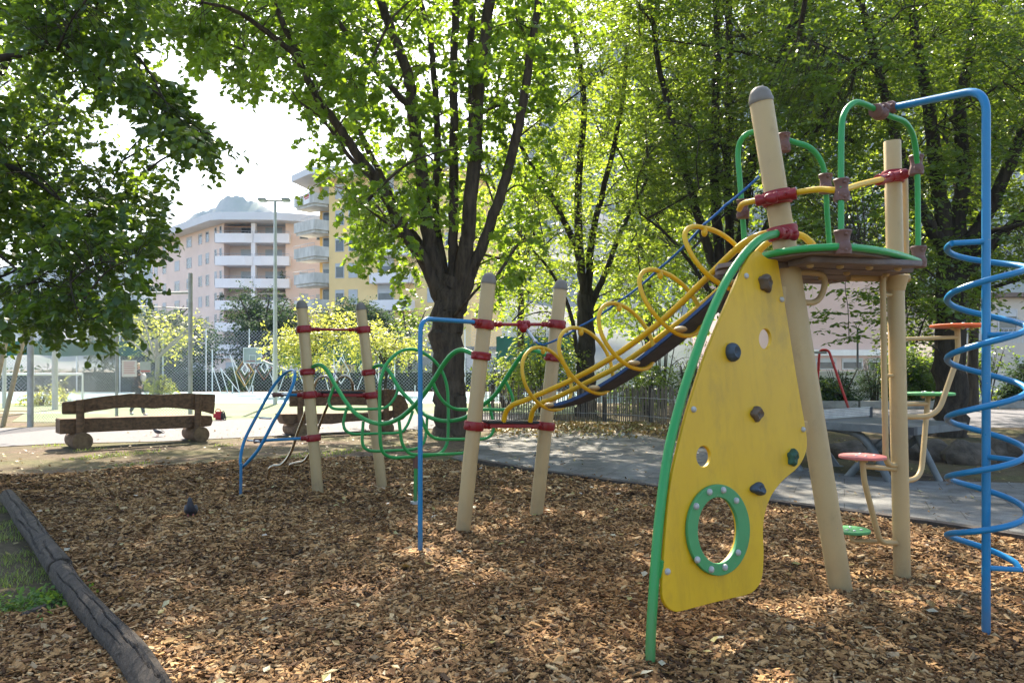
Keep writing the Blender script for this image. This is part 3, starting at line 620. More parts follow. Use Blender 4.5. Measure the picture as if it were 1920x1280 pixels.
# thin hanging shoot in front of the pink wall
sh = pl([(1640, 440), (1600, 480), (1585, 530), (1590, 580), (1592, 640)], 14.5, 14)
S = np.array([tuple(P(x, y, 14+.3*math.sin(x))) for x, y in [(1585, 525), (1575, 545), (1598, 548), (1590, 565), (1570, 585), (1560, 590), (1600, 590), (1615, 600), (1580, 605), (1560, 610), (1555, 625), (1590, 630), (1610, 632), (1570, 640), (1545, 585), (1620, 560)]])
S = np.concatenate([S, S+rng.normal(0, .1, S.shape)])
V, F, A = spray_leaves(rng, S, unit(rng.normal(0, 1, S.shape)*np.array([1, .5, .1])), np.full(len(S), .36), 15, .12, 'ovate', .15, .35, .75, .05)
zel = [o for o in bpy.data.objects if o.name.startswith('zelkova_tree')][0]
m = MB(); m.tube(cat(sh, 6), .008, 5); m.build('hanging_branch', BK3, zel)
mesh_np('hanging_leaves', V, F, LF_dark, zel, A)
# --- background trees that close the wood on the right
def bgtree(name, label, x, y, h, cr, cz, leaf, n, seed, size=.22, kind='ovate', tr_=.18, group=None, zmin=1.2, gap=-.1, bark=None, L=.9, nn=14, wid=.2, nb=30):
    rg = np.random.default_rng(seed); b = Vector((x, y, -.05)); lim = [([b, Vector((x+.1, y, h*.35)), Vector((x, y+.1, h*.62))], tr_, tr_*.6)]
    for i in range(5):
        a = i*1.26+seed; lim.append(([Vector((x, y, h*.4)), Vector((x+cr[0]*.3*math.cos(a), y+cr[1]*.3*math.sin(a), h*.62)), Vector((x+cr[0]*.65*math.cos(a), y+cr[1]*.65*math.sin(a), h*.85))], tr_*.5, tr_*.15))
    S = blob(rg, (x, y, cz), cr, n, gap, 2.2/max(cr[0], 1.2), seed, zmin)
    return tree(name, label, lim, S, rg, bark or BK3, leaf, nb, size, kind, nn, L, .2, .55, wid=wid, group=group, br=(.015, .008))
bgtree('park_tree', 'shaded tree deep behind the tower, left of the pink wall', 8.1, 27, 17, (4.8, 4, 7.5), 10.5, LF_dark, 1400, 31, .24, zmin=4.6)
bgtree('park_tree', 'tall tree with leaves coloured sun-bright behind the blue spiral pole and the yard', 16.0, 26, 17, (6, 4, 6.5), 11.5, LF_bright, 1900, 32, .24, zmin=5)  # lighter leaf colour stands in for sun glow through the gaps
bgtree('park_tree', 'shaded tree at the far right edge beyond the yard', 23.5, 27, 16, (5.5, 4, 6.5), 11, LF_bright, 1400, 33, .26, zmin=5)
bgtree('park_tree', 'bright green tree far behind the picket fence and rope', 6.5, 36, 16, (6, 4, 7), 9.5, LF_bright, 1500, 34, .3)
bgtree('park_tree', 'sunlit green tree between the central maple and slim forked tree', .3, 34, 14, (3.8, 3.5, 5), 9, LF_bright, 520, 35, .28, zmin=4.5, gap=.05)
# --- trees round the court
cg = 'trees lining the sports court'
bgtree('court_tree', 'pale yellow-green small tree in full sun behind the chain-link fence', -17.2, 36, 4.7, (4.4, 2.6, 1.7), 3.5, LF_yel, 1500, 41, .2, tr_=.13, group=cg, bark=surf('pale_bark', (.35, .32, .25), rough=.9), zmin=1.9, gap=-.1)
bgtree('court_tree', 'pale yellow-green young tree in full sun right of the light mast', -10.6, 39, 4.8, (2.7, 2.2, 1.7), 3.3, LF_yel, 620, 42, .2, tr_=.08, group=cg, zmin=1.8, gap=-.0)
bgtree('court_tree', 'small yellow-green tree behind the green climbing net', -7.0, 41, 4.2, (2.3, 2, 1.1), 2.9, LF_yel, 260, 47, .2, tr_=.1, group=cg, zmin=2.0, gap=-.1)
bgtree('court_tree', 'dark green yew-like tree between the light mast and pink apartment block', -18.8, 56, 8.0, (3.0, 2.6, 3.1), 4.6, LF_con, 1900, 43, .26, 'ovate', group=cg, zmin=1, wid=.3)
bgtree('court_tree', 'dark green yew-like tree below the yellow apartment block', -11.6, 56, 7, (2.6, 2.3, 2.7), 3.9, LF_con, 1500, 44, .26, 'ovate', group=cg, zmin=1, wid=.3)
bgtree('court_tree', 'dark green tree behind the pale tree by the tall court post', -25, 52, 7, (4.5, 2.5, 2.4), 3.2, LF_con, 1100, 45, .26, group=cg, zmin=.8, wid=.3)
bgtree('court_tree', 'mid-green bushy tree beside the central maple trunk, below the balconies', -8.0, 58, 7, (2.4, 2.2, 2.6), 3.6, LF_dark, 1100, 46, .28, group=cg, zmin=1, wid=.3)
# --- bushes and shrubs: many stems from the ground, no trunk
def bush(name, label, x, y, r, h, leaf, n, seed, size=.1, kind='ovate', group=None, L=.4, weep=0):
    rg = np.random.default_rng(seed); lim = []
    for i in range(9):
        a = i*.7+seed; q = rg.uniform(.3, .9); lim.append(([Vector((x+.1*math.cos(a), y+.1*math.sin(a), -.03)), Vector((x+r[0]*.35*q*math.cos(a), y+r[1]*.35*q*math.sin(a), h*.45)), Vector((x+r[0]*.7*q*math.cos(a), y+r[1]*.7*q*math.sin(a), h*.9))], .03, .008))
    S = blob(rg, (x, y, h*.52), (r[0], r[1], h*.52), n, -.35, 2.5/max(r[0], .7), seed, .08)
    return tree(name, label, lim, S, rg, BK2, leaf, 14, size, kind, 12, L, .25+weep, .6, wid=.08, group=group, cat_='bush', br=(.008, .004), dirup=-weep*.8)
bgp = 'bushes behind the picket fence'
bush('bush', 'sunlit yellow-green bush behind the left end of the picket fence', 1.0, 23.5, (1.5, 1.1), 3.0, LF_bush, 420, 51, .13, group=bgp)
bush('bush', 'lower sunlit bush beside the tall beige post and green net', -.2, 24.5, (1.1, .9), 2.0, LF_bush, 240, 52, .12, group=bgp)
bush('bush', 'mid-green bush right behind the slim tree trunk and picket fence', 4.4, 24.2, (1.2, .9), 1.6, LF_dark, 280, 53, .12, group=bgp)
bush('willow_bush', 'weeping willow bush with hanging yellow-green shoots behind the picket fence', 5.6, 28, (1.9, 1.5), 4.3, LF_bush, 420, 54, .16, 'slim', bgp, .9, .6)
bush('bush', 'dark bush behind the right end of the picket fence near the yellow panel', 6.4, 25, (1.2, .9), 1.9, LF_con, 260, 55, .12, group=bgp)
bush('bush', 'grey-green loose bush above the picket fence behind the yellow loops', 5.4, 22.6, (.9, .7), 1.75, LF_con, 130, 56, .1, 'slim', group=bgp)
bgs = 'shrubs along the yard kerb'
for i, (px, yy, r, h, lf, sz, lab) in enumerate([(1575, 28.6, 1.1, 1.6, LF_con, .12, 'dense dark round shrub under the red swing frame'), (1640, 28.8, .6, 2.0, LF_con, .1, 'narrow airy shrub between lamp post and tan post'), (1715, 29, 1.3, 2.3, LF_dark, .11, 'green shrub left of the dark tree trunk beyond the yard'), (1850, 29, 1.6, 2.4, LF_dark, .12, 'broad shrub seen through the blue spiral'), (1925, 28.6, .9, 1.7, LF_con, .11, 'dark shrub at the right edge of the yard kerb'), (1520, 28.8, .7, 1.1, LF_dark, .1, 'low shrub just right of the yellow panel beyond the table')]):
    p = P(px, 700, yy); bush('shrub', lab, p.x, yy, (r, .8), h, lf, int(800*r), 60+i, sz*1.2, 'slim' if i == 1 else 'ovate', bgs)
for i, (px, yy, r, h, lf, lab) in enumerate([(445, 46.6, 1.0, 1.5, LF_con, 'round clipped dark bush left of the diamond fence'), (120, 33.5, .45, 1.0, LF_yel, 'small yellow-green bush by the leaning fence pole'), (75, 30, .6, .7, LF_yel, 'low pale shrub at the foot of the goal'), (300, 36, .8, 1.2, LF_yel, 'pale shrub behind the walking person')]):
    p = P(px, 700, yy); bush('shrub', lab, p.x, yy, (r, .6), h, lf, 130, 80+i, .12, 'ovate', 'shrubs beyond the court')
m = MB(); rg = np.random.default_rng(90)
S = np.concatenate([np.stack([rg.uniform(-46, 14, 2200), rg.uniform(49.2, 50.4, 2200), rg.uniform(.1, 1.5, 2200)], 1)])
root = thing('hedge', 'long low dark green hedge behind the diamond fence', 'hedge', (-16, 49.8, 0))
V, F, A = spray_leaves(rg, S, unit(rg.normal(0, 1, S.shape)), np.full(len(S), .5), 8, .2, 'ovate', .2, .6, .7, .1); mesh_np('foliage', V, F, LF_con, root, A)
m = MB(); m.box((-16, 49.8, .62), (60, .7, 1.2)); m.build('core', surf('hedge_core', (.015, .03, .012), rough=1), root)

bgtree('linden_tree', 'added second linden behind the left overhanging boughs, trunk unseen, its crown shading the soil', -14.9, 19.5, 15, (4.6, 4, 4.6), 10.6, LF_lind, 1200, 97, .13, 'linden', tr_=.3, zmin=5.4, gap=-.05, nn=13)  # extra tree, trunk out of view, added so its crown shades the soil strip
# ================================================================== BUILDINGS, HILLS
plaster = lambda n, c, c2=None: surf(n, c, c2 or tuple(x*.9 for x in c), .35, .9, bs=.15, bscale=30)
B_pink = plaster('pink_plaster', (.82, .65, .575)); B_yel = plaster('yellow_plaster', (.86, .63, .30)); B_yel_shade = plaster('shaded_yellow_plaster', (.72, .45, .14)); B_lil = plaster('white_plaster', (.82, .80, .82))
B_conc = surf('balcony_concrete', (.62, .62, .59), (.40, .40, .37), 1.2, .9, stretch=(1, 1, .3)); B_roof = plaster('roof_fascia', (.66, .67, .70))
B_wallp = plaster('pale_pink_plaster', (.66, .49, .45)); B_glass = surf('window_glass', (.06, .08, .10), (.03, .04, .05), .5, .12, spec=.8); B_shut = surf('roller_shutter', (.50, .53, .56), (.42, .45, .48), .7, .6, stretch=(1, 1, 30)); B_dk = surf('dark_opening', (.035, .03, .03), rough=.9); B_frame = surf('window_frame', (.55, .55, .56), rough=.6)
plantm = leafmat('balcony_plant', [(0, (.02, .06, .015)), (1, (.08, .15, .04))], (.1, .2, .03), .2)
B_awn1 = surf('cream_awning', (.62, .56, .42), rough=.8); B_awn2 = surf('faded_orange_awning', (.55, .26, .12), rough=.8)
class Facade:
    def __init__(s, root, a, b, out):   # a->b along wall, out = unit normal
        s.root = root; s.a = Vector((a[0], a[1], 0)); s.d = (Vector((b[0], b[1], 0))-s.a).normalized(); n = Vector((s.d.y, -s.d.x, 0)); s.n = n if n.dot(Vector((*out, 0))) > 0 else -n
    def p(s, u, z, off=0): return s.a+s.d*u+s.n*off+Vector((0, 0, z))
    def slab(s, mb, u0, u1, z0, z1, o0, o1): mb.prism([s.p(u0, z0, o0), s.p(u1, z0, o0), s.p(u1, z0, o1), s.p(u0, z0, o1)], (0, 0, z1-z0))
    def window(s, u, z, w_, h, shut=0, depth=.06):
        f = MB(); t = .08
        for a, b, c, d in ((-w_/2-t, -w_/2, -h/2-t, h/2+t), (w_/2, w_/2+t, -h/2-t, h/2+t), (-w_/2, w_/2, h/2, h/2+t), (-w_/2, w_/2, -h/2-t, -h/2)): s.slab(f, u+a, u+b, z+c, z+d, -.02, depth)
        o = f.build('window', B_frame, s.root, smooth=False)
        g = MB(); s.slab(g, u-w_/2, u+w_/2, z-h/2, z+h/2-h*shut, -.01, .02); ORG[o.name] = ORG[s.root.name]
        if shut < 1: g.build('pane', B_glass, o, smooth=False)
        if shut > 0:
            k = MB(); s.slab(k, u-w_/2, u+w_/2, z+h/2-h*shut, z+h/2, -.01, .035); k.build('shutter', B_shut, o, smooth=False)
        return o
def railing(f, pts, z, h, root, name='railing', nbar=0):
    m = MB(); m.tube([p+Vector((0, 0, z+h)) for p in pts], .03, 5)
    for i in range(len(pts)-1):
        a, b = pts[i], pts[i+1]; n = max(2, int((b-a).length/(nbar or 1.2)))
        for k in range(n+1):
            q = a+(b-a)*k/n; m.tube([q+Vector((0, 0, z)), q+Vector((0, 0, z+h))], .018, 4)
    return m.build(name, MT['steel'], root)
rg = random.Random(3)
# --- pink block with white loggias
root = thing('apartment_block', 'pink apartment block with white curved balconies and flat grey roof', 'building', (-34, 100, 0))
cL, cR = (-38.6, 100.0), (-30.4, 100.2); lw = (-57, 118.4); rw = (-15, 106.5)
wall = MB()
zt = 20.9
ins = 2.2
fp = [Vector((*q, 0)) for q in (lw, cL, (cL[0], cL[1]+ins), (cR[0], cR[1]+ins), cR, rw, (-15, 125), (-45, 130))]
wall.prism(fp, (0, 0, zt)); wall.build('wall', B_pink, root, smooth=False)
rf = MB(); ov = [Vector((*q, zt+.01)) for q in ((-58.5, 117.4), (-39.6, 98.0), (-38, 97.6), (-31, 97.7), (-29.6, 98.2), (-14, 105), (-14, 137), (-60, 162))]
rf.prism(ov, (0, 0, 1.0)); rf.build('roof', B_roof, root, smooth=False)
fl = Facade(root, cL, lw, (-.7, -.7)); fr_ = Facade(root, cR, rw, (.3, -1)); ff = Facade(root, (cL[0], cL[1]+ins), (cR[0], cR[1]+ins), (0, -1))
zb = [19.6, 16.6, 13.6, 10.7, 7.8, 4.9]
for k, z in enumerate(zb):
    for u, wd, sh in ((.9, .55, 0), (2.5, .55, 0), (5.2, .9, .1), (7.6, 1.0, .3), (11.5, 1.6, .5), (16, 1.6, .6), (21, 1.2, .2), (24.5, 1.2, .4)):
        fl.window(u, z+.1, wd, 1.75 if wd < .6 else 1.35, sh*.4 if rg.random() < .7 else rg.choice((0, .5, 1)))
    for u, sh in ((2.4, .7), (4.6, .8), (8, .3), (11, .6)): fr_.window(u, z+.1, 1.0, 1.4, sh)
    for b in (0, 1):
        u0, u1 = (.0, 4.05) if b == 0 else (4.3, 8.2)
        ff.window((u0+u1)/2+(.6 if b == 0 else -.3), z+.05, 2.1, 2.0, rg.choice((0, 0, .35, 1)))
        ext = (-.9, 0) if b == 0 else (0, .7)
        m = MB(); z0, z1 = z-1.45, z-.22
        pts = [ff.p(u0, z0, ins+.1), ff.p(u0+ext[0], z0, ins+.35), ff.p(u0+ext[0], z0, ins+.9), ff.p(u0+.9, z0, ins+1.15), ff.p(u1-.9, z0, ins+1.15), ff.p(u1+ext[1], z0, ins+.9), ff.p(u1+ext[1], z0, ins+.1)]
        m.prism(pts, (0, 0, z1-z0)); m.prism([ff.p(u0+.05, z0+.05, .01), ff.p(u1-.05, z0+.05, .01), ff.p(u1-.05, z0+.05, ins+.09), ff.p(u0+.05, z0+.05, ins+.09)], (0, 0, .2))
        bo = m.build('balcony', B_lil, root, smooth=False); ORG[bo.name] = ORG[root.name]
        railing(ff, [q-Vector((0, 0, q.z)) for q in pts[2:6]], z1, .28, bo)
        if rg.random() < .3:
            aw = MB(); h = z+1.35; aw.prism([ff.p(u0+.2, h, .1), ff.p(u1-.2, h, .1), ff.p(u1-.2, h-.75, ins+.9), ff.p(u0+.2, h-.75, ins+.9)], (0, 0, .04)); aw.build('awning', rg.choice((B_awn1, B_awn2)), bo, smooth=False)
        if rg.random() < .5:
            c = ff.p(u0-.2 if b == 0 else u1-.2, z1+.4, ins+.5); r_ = np.random.default_rng(k*2+b)
            S_ = blob(r_, tuple(c), (.3, .3, .45), 26, -9, 1, 1, 0); V, F, A = spray_leaves(r_, S_, unit(r_.normal(0, 1, S_.shape)), np.full(len(S_), .4), 8, .28, 'ovate'); mesh_np('balcony_plant', V, F, plantm, bo, A)
m = MB(); m.box((-34.45, 99.75, 10.4), (.55, .8, 20.8)); m.build('column', B_lil, root, smooth=False)
# --- yellow block with concrete balconies
root = thing('apartment_block', 'yellow apartment block with projecting grey concrete balconies and overhanging roof', 'building', (-18, 88, 0))
C = Vector((-21.07, 86, 0)); d = Vector((.973, -.23, 0)); nb_ = Vector((.23, .973, 0))
wall = MB(); zt = 23.3
fp = [C, C+d*17, C+d*17+nb_*14, C-d*2.3+nb_*14, C-d*2.3+nb_*2.2, C+nb_*2.2]
wall.prism(fp, (0, 0, zt)); wall.build('wall', B_yel, root, smooth=False)
rec = MB(); rec.prism([C-d*2.28+nb_*2.17, C-d*.02+nb_*2.17, C-d*.02+nb_*2.1, C-d*2.28+nb_*2.1], (0, 0, zt-.05)); rec.build('recessed_wall', B_yel_shade, root, smooth=False)  # loggia shade put into the colour, a deeper orange than the wall
rf = MB(); rf.prism([C-d*5-nb_*-.4+Vector((0, 0, zt+.01)), C-d*1.2-nb_*2.4+Vector((0, 0, zt+.01)), C+d*18-nb_*1.6+Vector((0, 0, zt+.01)), C+d*18+nb_*15+Vector((0, 0, zt+.01)), C-d*5+nb_*15+Vector((0, 0, zt+.01))], (0, 0, .75)); rf.build('roof', B_roof, root, smooth=False)
f = Facade(root, C, C+d*17, (-.2, -1)); f2 = Facade(root, C-d*2.3+nb_*2.1, C+nb_*2.1, (-.2, -1))
for k in range(7):
    z1 = 21.5-3.03*k; z0 = z1-1.15
    for u, sh in ((1.35, .55), (3.0, .35)):
        f.window(u, z1+.25, .95, 1.55, rg.choice((sh, 1, .2)))
    if k < 6:
        f2.window(1.35, z1+.35, 1.7, 2.1, rg.choice((0, .6, .3)))
        m = MB(); q = [C+Vector((0, 0, z0)), C-d*1.15-nb_*1.35+Vector((0, 0, z0)), C-d*4.9+nb_*.75+Vector((0, 0, z0)), C-d*4.0+nb_*2.6+Vector((0, 0, z0)), C-d*2.3+nb_*2.15+Vector((0, 0, z0)), C-d*.01+nb_*2.1+Vector((0, 0, z0))]
        m.prism(q, (0, 0, z1-z0)); ce = sum(q, Vector())/6
        lo = [ce+(x-ce)*.9-Vector((0, 0, .3)) for x in q]; m.prism(lo, (0, 0, .29))
        bo = m.build('balcony', B_conc, root, smooth=False); ORG[bo.name] = ORG[root.name]
        railing(f, [x-Vector((0, 0, z0)) for x in (q[1], q[2])], z1, .35, bo); 
        if k == 0:
            bn = MB(); e = (q[2]-q[1]).normalized(); a0 = q[1]+e*.9; n_ = Vector((e.y, -e.x, 0)); n_ = n_ if n_.y < 0 else -n_
            up = Vector((0, 0, 1)); w0 = Vector((0, 0, z1-z0))
            bn.prism([a0+n_*.03+up*.1, a0+e*1.25+n_*.03+up*.0, a0+e*1.25+n_*.03+up*1.2, a0+n_*.03+up*1.35], n_*.02); ban = bn.build('banner', MT['white'], bo, smooth=False)
            rd = MB()
            for (s0, s1, h0, h1) in ((.1, 1.15, .82, 1.15), (.15, 1.0, .62, .75)): rd.prism([a0+e*s0+n_*.055+up*h0, a0+e*s1+n_*.055+up*(h0-.08), a0+e*s1+n_*.055+up*(h1-.08), a0+e*s0+n_*.055+up*h1], n_*.006)
            rd.build('banner_print', MT['redpaint'], bo, smooth=False)
    # right-hand white balconies
    m = MB(); f.slab(m, 5.6, 10.5, z0-.3, z1-.3, .01, 1.4); bo = m.build('balcony', B_lil, root, smooth=False)
    f.window(7, z1+.6, 1.8, 2.0, rg.choice((0, .5))); f.window(12.5, z1+.25, .95, 1.5, rg.choice((0, .5, 1))); f.window(14.6, z1+.25, .95, 1.5, rg.choice((0, .5, 1)))
# --- pink hall on the right
root = thing('hall_building', 'pale pink blank-walled building behind the tan posts, small low windows under a white lintel', 'building', (17, 46, 0))
m = MB(); m.box((18.6, 50, 3.75), (10.6, 10, 6.9)); m.build('wall', B_wallp, root, smooth=False)
m = MB(); m.prism([(13.1, 44.6, 7.22), (24.1, 44.6, 7.22), (24.1, 55.2, 7.22), (13.1, 55.2, 7.22)], (0, 0, .3)); m.build('roof', B_roof, root, smooth=False)
m = MB(); m.box((18.6, 49.9, .2), (10.9, 10.2, .4)); m.build('plinth', MT['concrete'], root, smooth=False)
f = Facade(root, (13.3, 45), (23.9, 45), (0, -1))
for u in (5.6, 7.2, 8.8): f.window(u, 1.75, 1.1, .55, .3)
m = MB(); f.slab(m, 4.4, 10.0, 2.25, 2.6, .0, .25); m.build('lintel', MT['white'], root, smooth=False)
m = MB(); m.tube([(24.05, 44.9, .4), (24.05, 44.9, 7.1)], .1, 8); m.build('downpipe', MT['concrete'], root)
# --- pale house at far right
root = thing('house', 'pale terraced house with stepped railings half hidden at the right edge', 'building', (35, 52, 0))
m = MB(); m.box((36, 56, 3.2), (13, 8, 6.4)); m.box((33, 51.2, 1.6), (7, 2.4, 3.2)); m.build('wall', plaster('cream_plaster', (.55, .50, .44)), root, smooth=False)
m = MB(); m.prism([(29, 51.4, 6.41), (43, 51.4, 6.41), (43, 60.5, 6.41), (29, 60.5, 6.41)], (0, 0, .3)); m.build('roof', surf('dark_roof', (.16, .12, .1), rough=.9), root, smooth=False)
f = Facade(root, (29.5, 50.0), (36.5, 50.0), (0, -1)); f3 = Facade(root, (29.5, 52), (42.5, 52), (0, -1))
railing(f, [Vector((29.6, 50.1, 0)), Vector((36.4, 50.1, 0))], 3.2, .95, root, nbar=.3)
for u in (2, 5): f.window(u, 1.6, 1.2, 1.4, .4)
for u in (2, 5, 9, 11.5): f3.window(u, 4.8, 1.2, 1.5, .3)
# --- low background block behind the maple, filling between trees
root = thing('garage_row', 'low grey-white garage row behind the hedge beneath the yellow block', 'building', (-4, 60, 0))
m = MB(); m.box((-3, 63, 1.5), (17, 6, 3.0)); m.build('wall', B_lil, root, smooth=False)
m = MB(); m.box((-3, 62.9, 3.12), (17.6, 6.6, .22)); m.build('roof', MT['concrete'], root, smooth=False)
f = Facade(root, (-11.5, 60), (5.5, 60), (0, -1))
for u in (1.5, 4.2, 7, 10, 13): f.window(u, 1.5, 1.6, 1.5, rg.choice((0, .5, 1)))
root = thing('podium', 'pink ground-floor terrace at the foot of the pink apartment block', 'building', (-36, 88, 0))
m = MB(); m.box((-33, 90, 1.3), (20, 10, 2.6)); m.build('wall', B_pink, root, smooth=False)
m = MB(); m.box((-33, 89.8, 2.75), (20.4, 10.4, .28)); m.build('roof', B_lil, root, smooth=False)
f = Facade(root, (-43, 85), (-23, 85), (0, -1))
for u in (3, 7, 11.5, 15): f.window(u, 1.3, 2.0, 1.6, rg.choice((0, .5)))
m = MB(); m.box((16, 33.6, .65), (26, .25, 1.3)); m.box((16, 33.6, 1.34), (26.2, .35, .08))
tag(m.build('garden_wall', plaster('white_wall', (.62, .62, .63)), origin=(16, 33.6, 0), smooth=False), 'low white garden wall behind the shrubs beyond the yard', 'wall')
# kerb of concrete blocks
for i in range(13):
    m = MB(); x = 8.6+i*1.72; m.box((x, 27.9, .14), (1.66, .35, .28)); o = m.build('kerb_block', MT['concrete'], smooth=False, bevel=.02, origin=(x, 27.9, 0))
    tag(o, 'grey concrete block in the low kerb row beyond the yard', 'kerb block', 'kerb blocks along the yard')
# --- hills
def hill(name, ridge, Y, depth, mat, seed):
    rg = np.random.default_rng(seed); xs = np.array([r[0] for r in ridge]); zs = np.array([r[1] for r in ridge])
    x = np.linspace(xs[0], xs[-1], 500); z = np.interp(x, xs, zs)
    rows = 26; V = []
    for j in range(rows):
        t = j/(rows-1); q = z*(t**1.25)*(1+.010*np.sin(x*.05+.55*j)+.010*np.sin(x*.13+1-.8*j)+.007*np.sin(x*.29+1.3*j)+.004*np.sin(x*.61-1.9*j)); V.append(np.stack([x, Y+depth*t+8*np.sin(x*.03+j), q*(1+.05*np.sin(x*.04+j*.9))+6*np.sin(x*.09+j*1.3)*t*(1-t)*4], 1))
    V = np.concatenate(V); n = 500; j, i = np.meshgrid(np.arange(rows-1), np.arange(n-1), indexing='ij'); a = (j*n+i).ravel(); F = np.stack([a, a+1, a+n+1, a+n], 1)
    return tag(mesh_np(name, V, F, mat, smooth=True), kind='structure')
hm = surf('wooded_hillside', (.045, .07, .03), (.13, .12, .10), .02, .95, detail=12, lo=.42, hi=.62)
W = lambda px, py, Y: ((px-960)/FPX*Y, EYE+(690-py)/FPX*Y)
hill('mountain', [W(-400, 560, 1000), W(100, 500, 1000), W(300, 455, 1000), W(350, 402, 1000), (W(372, 388, 1000)), W(385, 394, 1000), W(410, 382, 1000), W(425, 381, 1000), W(445, 388, 1000), W(470, 386, 1000), W(490, 388, 1000), W(520, 400, 1000), W(560, 405, 1000), W(620, 420, 1000), W(760, 470, 1000), W(900, 560, 1000)], 760, 240, hm, 4)
hill('mountain', [W(560, 600, 760), W(800, 420, 760), W(960, 260, 760), W(1060, 150, 760), W(1160, 105, 760), W(1300, 60, 760), W(1500, 20, 760), W(1900, -20, 760), W(2400, 60, 760), W(3200, 300, 760)], 420, 340, hm, 5)
# ================================================================== FENCES, POSTS, COURT FURNITURE
galv = surf('weathered_galvanised', (.42, .43, .42), (.28, .29, .28), 5, .55, .4)
def wire_panel(a, b, z0, z1, sp, r):
    d = (b-a); L = d.length; e = d.normalized(); m = MB(); vs = []; fs = []; H_ = z1-z0
    n = int((L+H_)/sp)
    nn = Vector((-e.y, e.x, 0))*r
    for s in (1, -1):
        for i in range(n+1):
            u0 = i*sp-H_; u1 = i*sp; q0, q1 = z0, z1
            if s < 0: u0, u1 = u1, u0
            # clip to 0..L
            def zz(u): return q0+(q1-q0)*(u-u0)/(u1-u0)
            lo, hi = max(0, min(u0, u1)), min(L, max(u0, u1))
            if hi-lo < .02: continue
            p = a+e*lo+Vector((0, 0, zz(lo))); q = a+e*hi+Vector((0, 0, zz(hi))); off = nn*(.5*s)
            t = (q-p).normalized(); sd = t.cross(nn).normalized()*r; b0 = len(vs)
            for c in (p, q): vs += [c+off+sd, c+off-sd*.5+nn*.87, c+off-sd*.5-nn*.87]
            fs += [(b0, b0+1, b0+4, b0+3), (b0+1, b0+2, b0+5, b0+4), (b0+2, b0, b0+3, b0+5)]
    m.add(vs, fs); return m
wire = surf('fence_wire', (.62, .63, .64), rough=.5, metal=.3)
root = thing('chain_link_fence', 'tall chain-link fence with round steel posts around the sports court', 'fence', (-11, 20.6, 0))
fa = [Vector((-30, 26.4, 0)), Vector((-17.0, 26.4, 0))] ; fpts = [G(57, 800), G(219, 785), G(357, 780)]
fpts = [Vector((-24.0, 19.6, 0)), Vector((-12.3, 19.1, 0)), Vector((-11.7, 22.1, 0)), Vector((-10.05, 23.3, 0))]
hs = [4.6, 5.2, 4.4, 3.9]
for p, h in zip(fpts[1:], hs[1:]):
    m = MB(); m.tube([p, p+Vector((0, 0, h))], .045, 10); m.build('post', galv, root)
cP = [Vector((-12.3, 19.1, 0)), fpts[2], fpts[3]]
for a, b in ((Vector((-24, 19.5, 0)), Vector((-12.3, 19.1, 0))), (Vector((-12.3, 19.1, 0)), fpts[2]), (fpts[2], fpts[3])):
    if a.x < -20: continue
    wire_panel(a, b, .05, 3.35, .085, .0036).build('mesh_panel', wire, root, smooth=False)
    m = MB(); m.tube([a+Vector((0, 0, 3.36)), b+Vector((0, 0, 3.36))], .018, 6); m.build('rail', galv, root)
# tall gate-like frame with crossbar
tp = G(357, 781); root = thing('tall_post', 'tall grey steel post with crossbar rising beside the court fence', 'post', tp)
ht = EYE+(690-512)/FPX*tp.y
m = MB(); m.tube([tp, tp+Vector((0, 0, ht))], .065, 12); m.build('post', galv, root)
m = MB(); m.tube([tp+Vector((0, 0, ht-.6)), tp+Vector((-2.2, .6, ht-.58))], .04, 8); m.build('crossbar', galv, root)
# leaning pale poles at left edge
for (x0, y0, x1, y1, lab) in ((5, 800, 62, 560, 'pale slanted wooden brace standing by the court at the left edge'), (-24, 798, 20, 600, 'second slanted wooden brace cut by the left picture edge')):
    b = G(x0, y0); t = P(x1, y1, b.y+.4); m = MB(); m.tube([b, t], [.06, .055], 10); tag(m.build('brace_pole', surf('pale_wood_pole', (.34, .29, .19), (.25, .21, .13), 6, .8), origin=b), lab, 'pole')
b = G(57, 800); m = MB(); m.tube([b, b+Vector((0, 0, 4.2))], .075, 12); tag(m.build('court_post', galv, origin=b), 'upright grey-brown post left of the wooden bench by the court', 'post')
for px, yb, lab in ((103, 768, 'pale thick post behind the chain-link on the far side of the turf'), (8, 765, 'thin pale post at the left edge behind the leaning braces')):
    b = G(px, yb); m = MB(); m.tube([b, b+Vector((0, 0, 4.3))], .1 if px > 50 else .07, 12); tag(m.build('court_post', surf('pale_post', (.55, .56, .54), rough=.7), origin=b), lab, 'post')
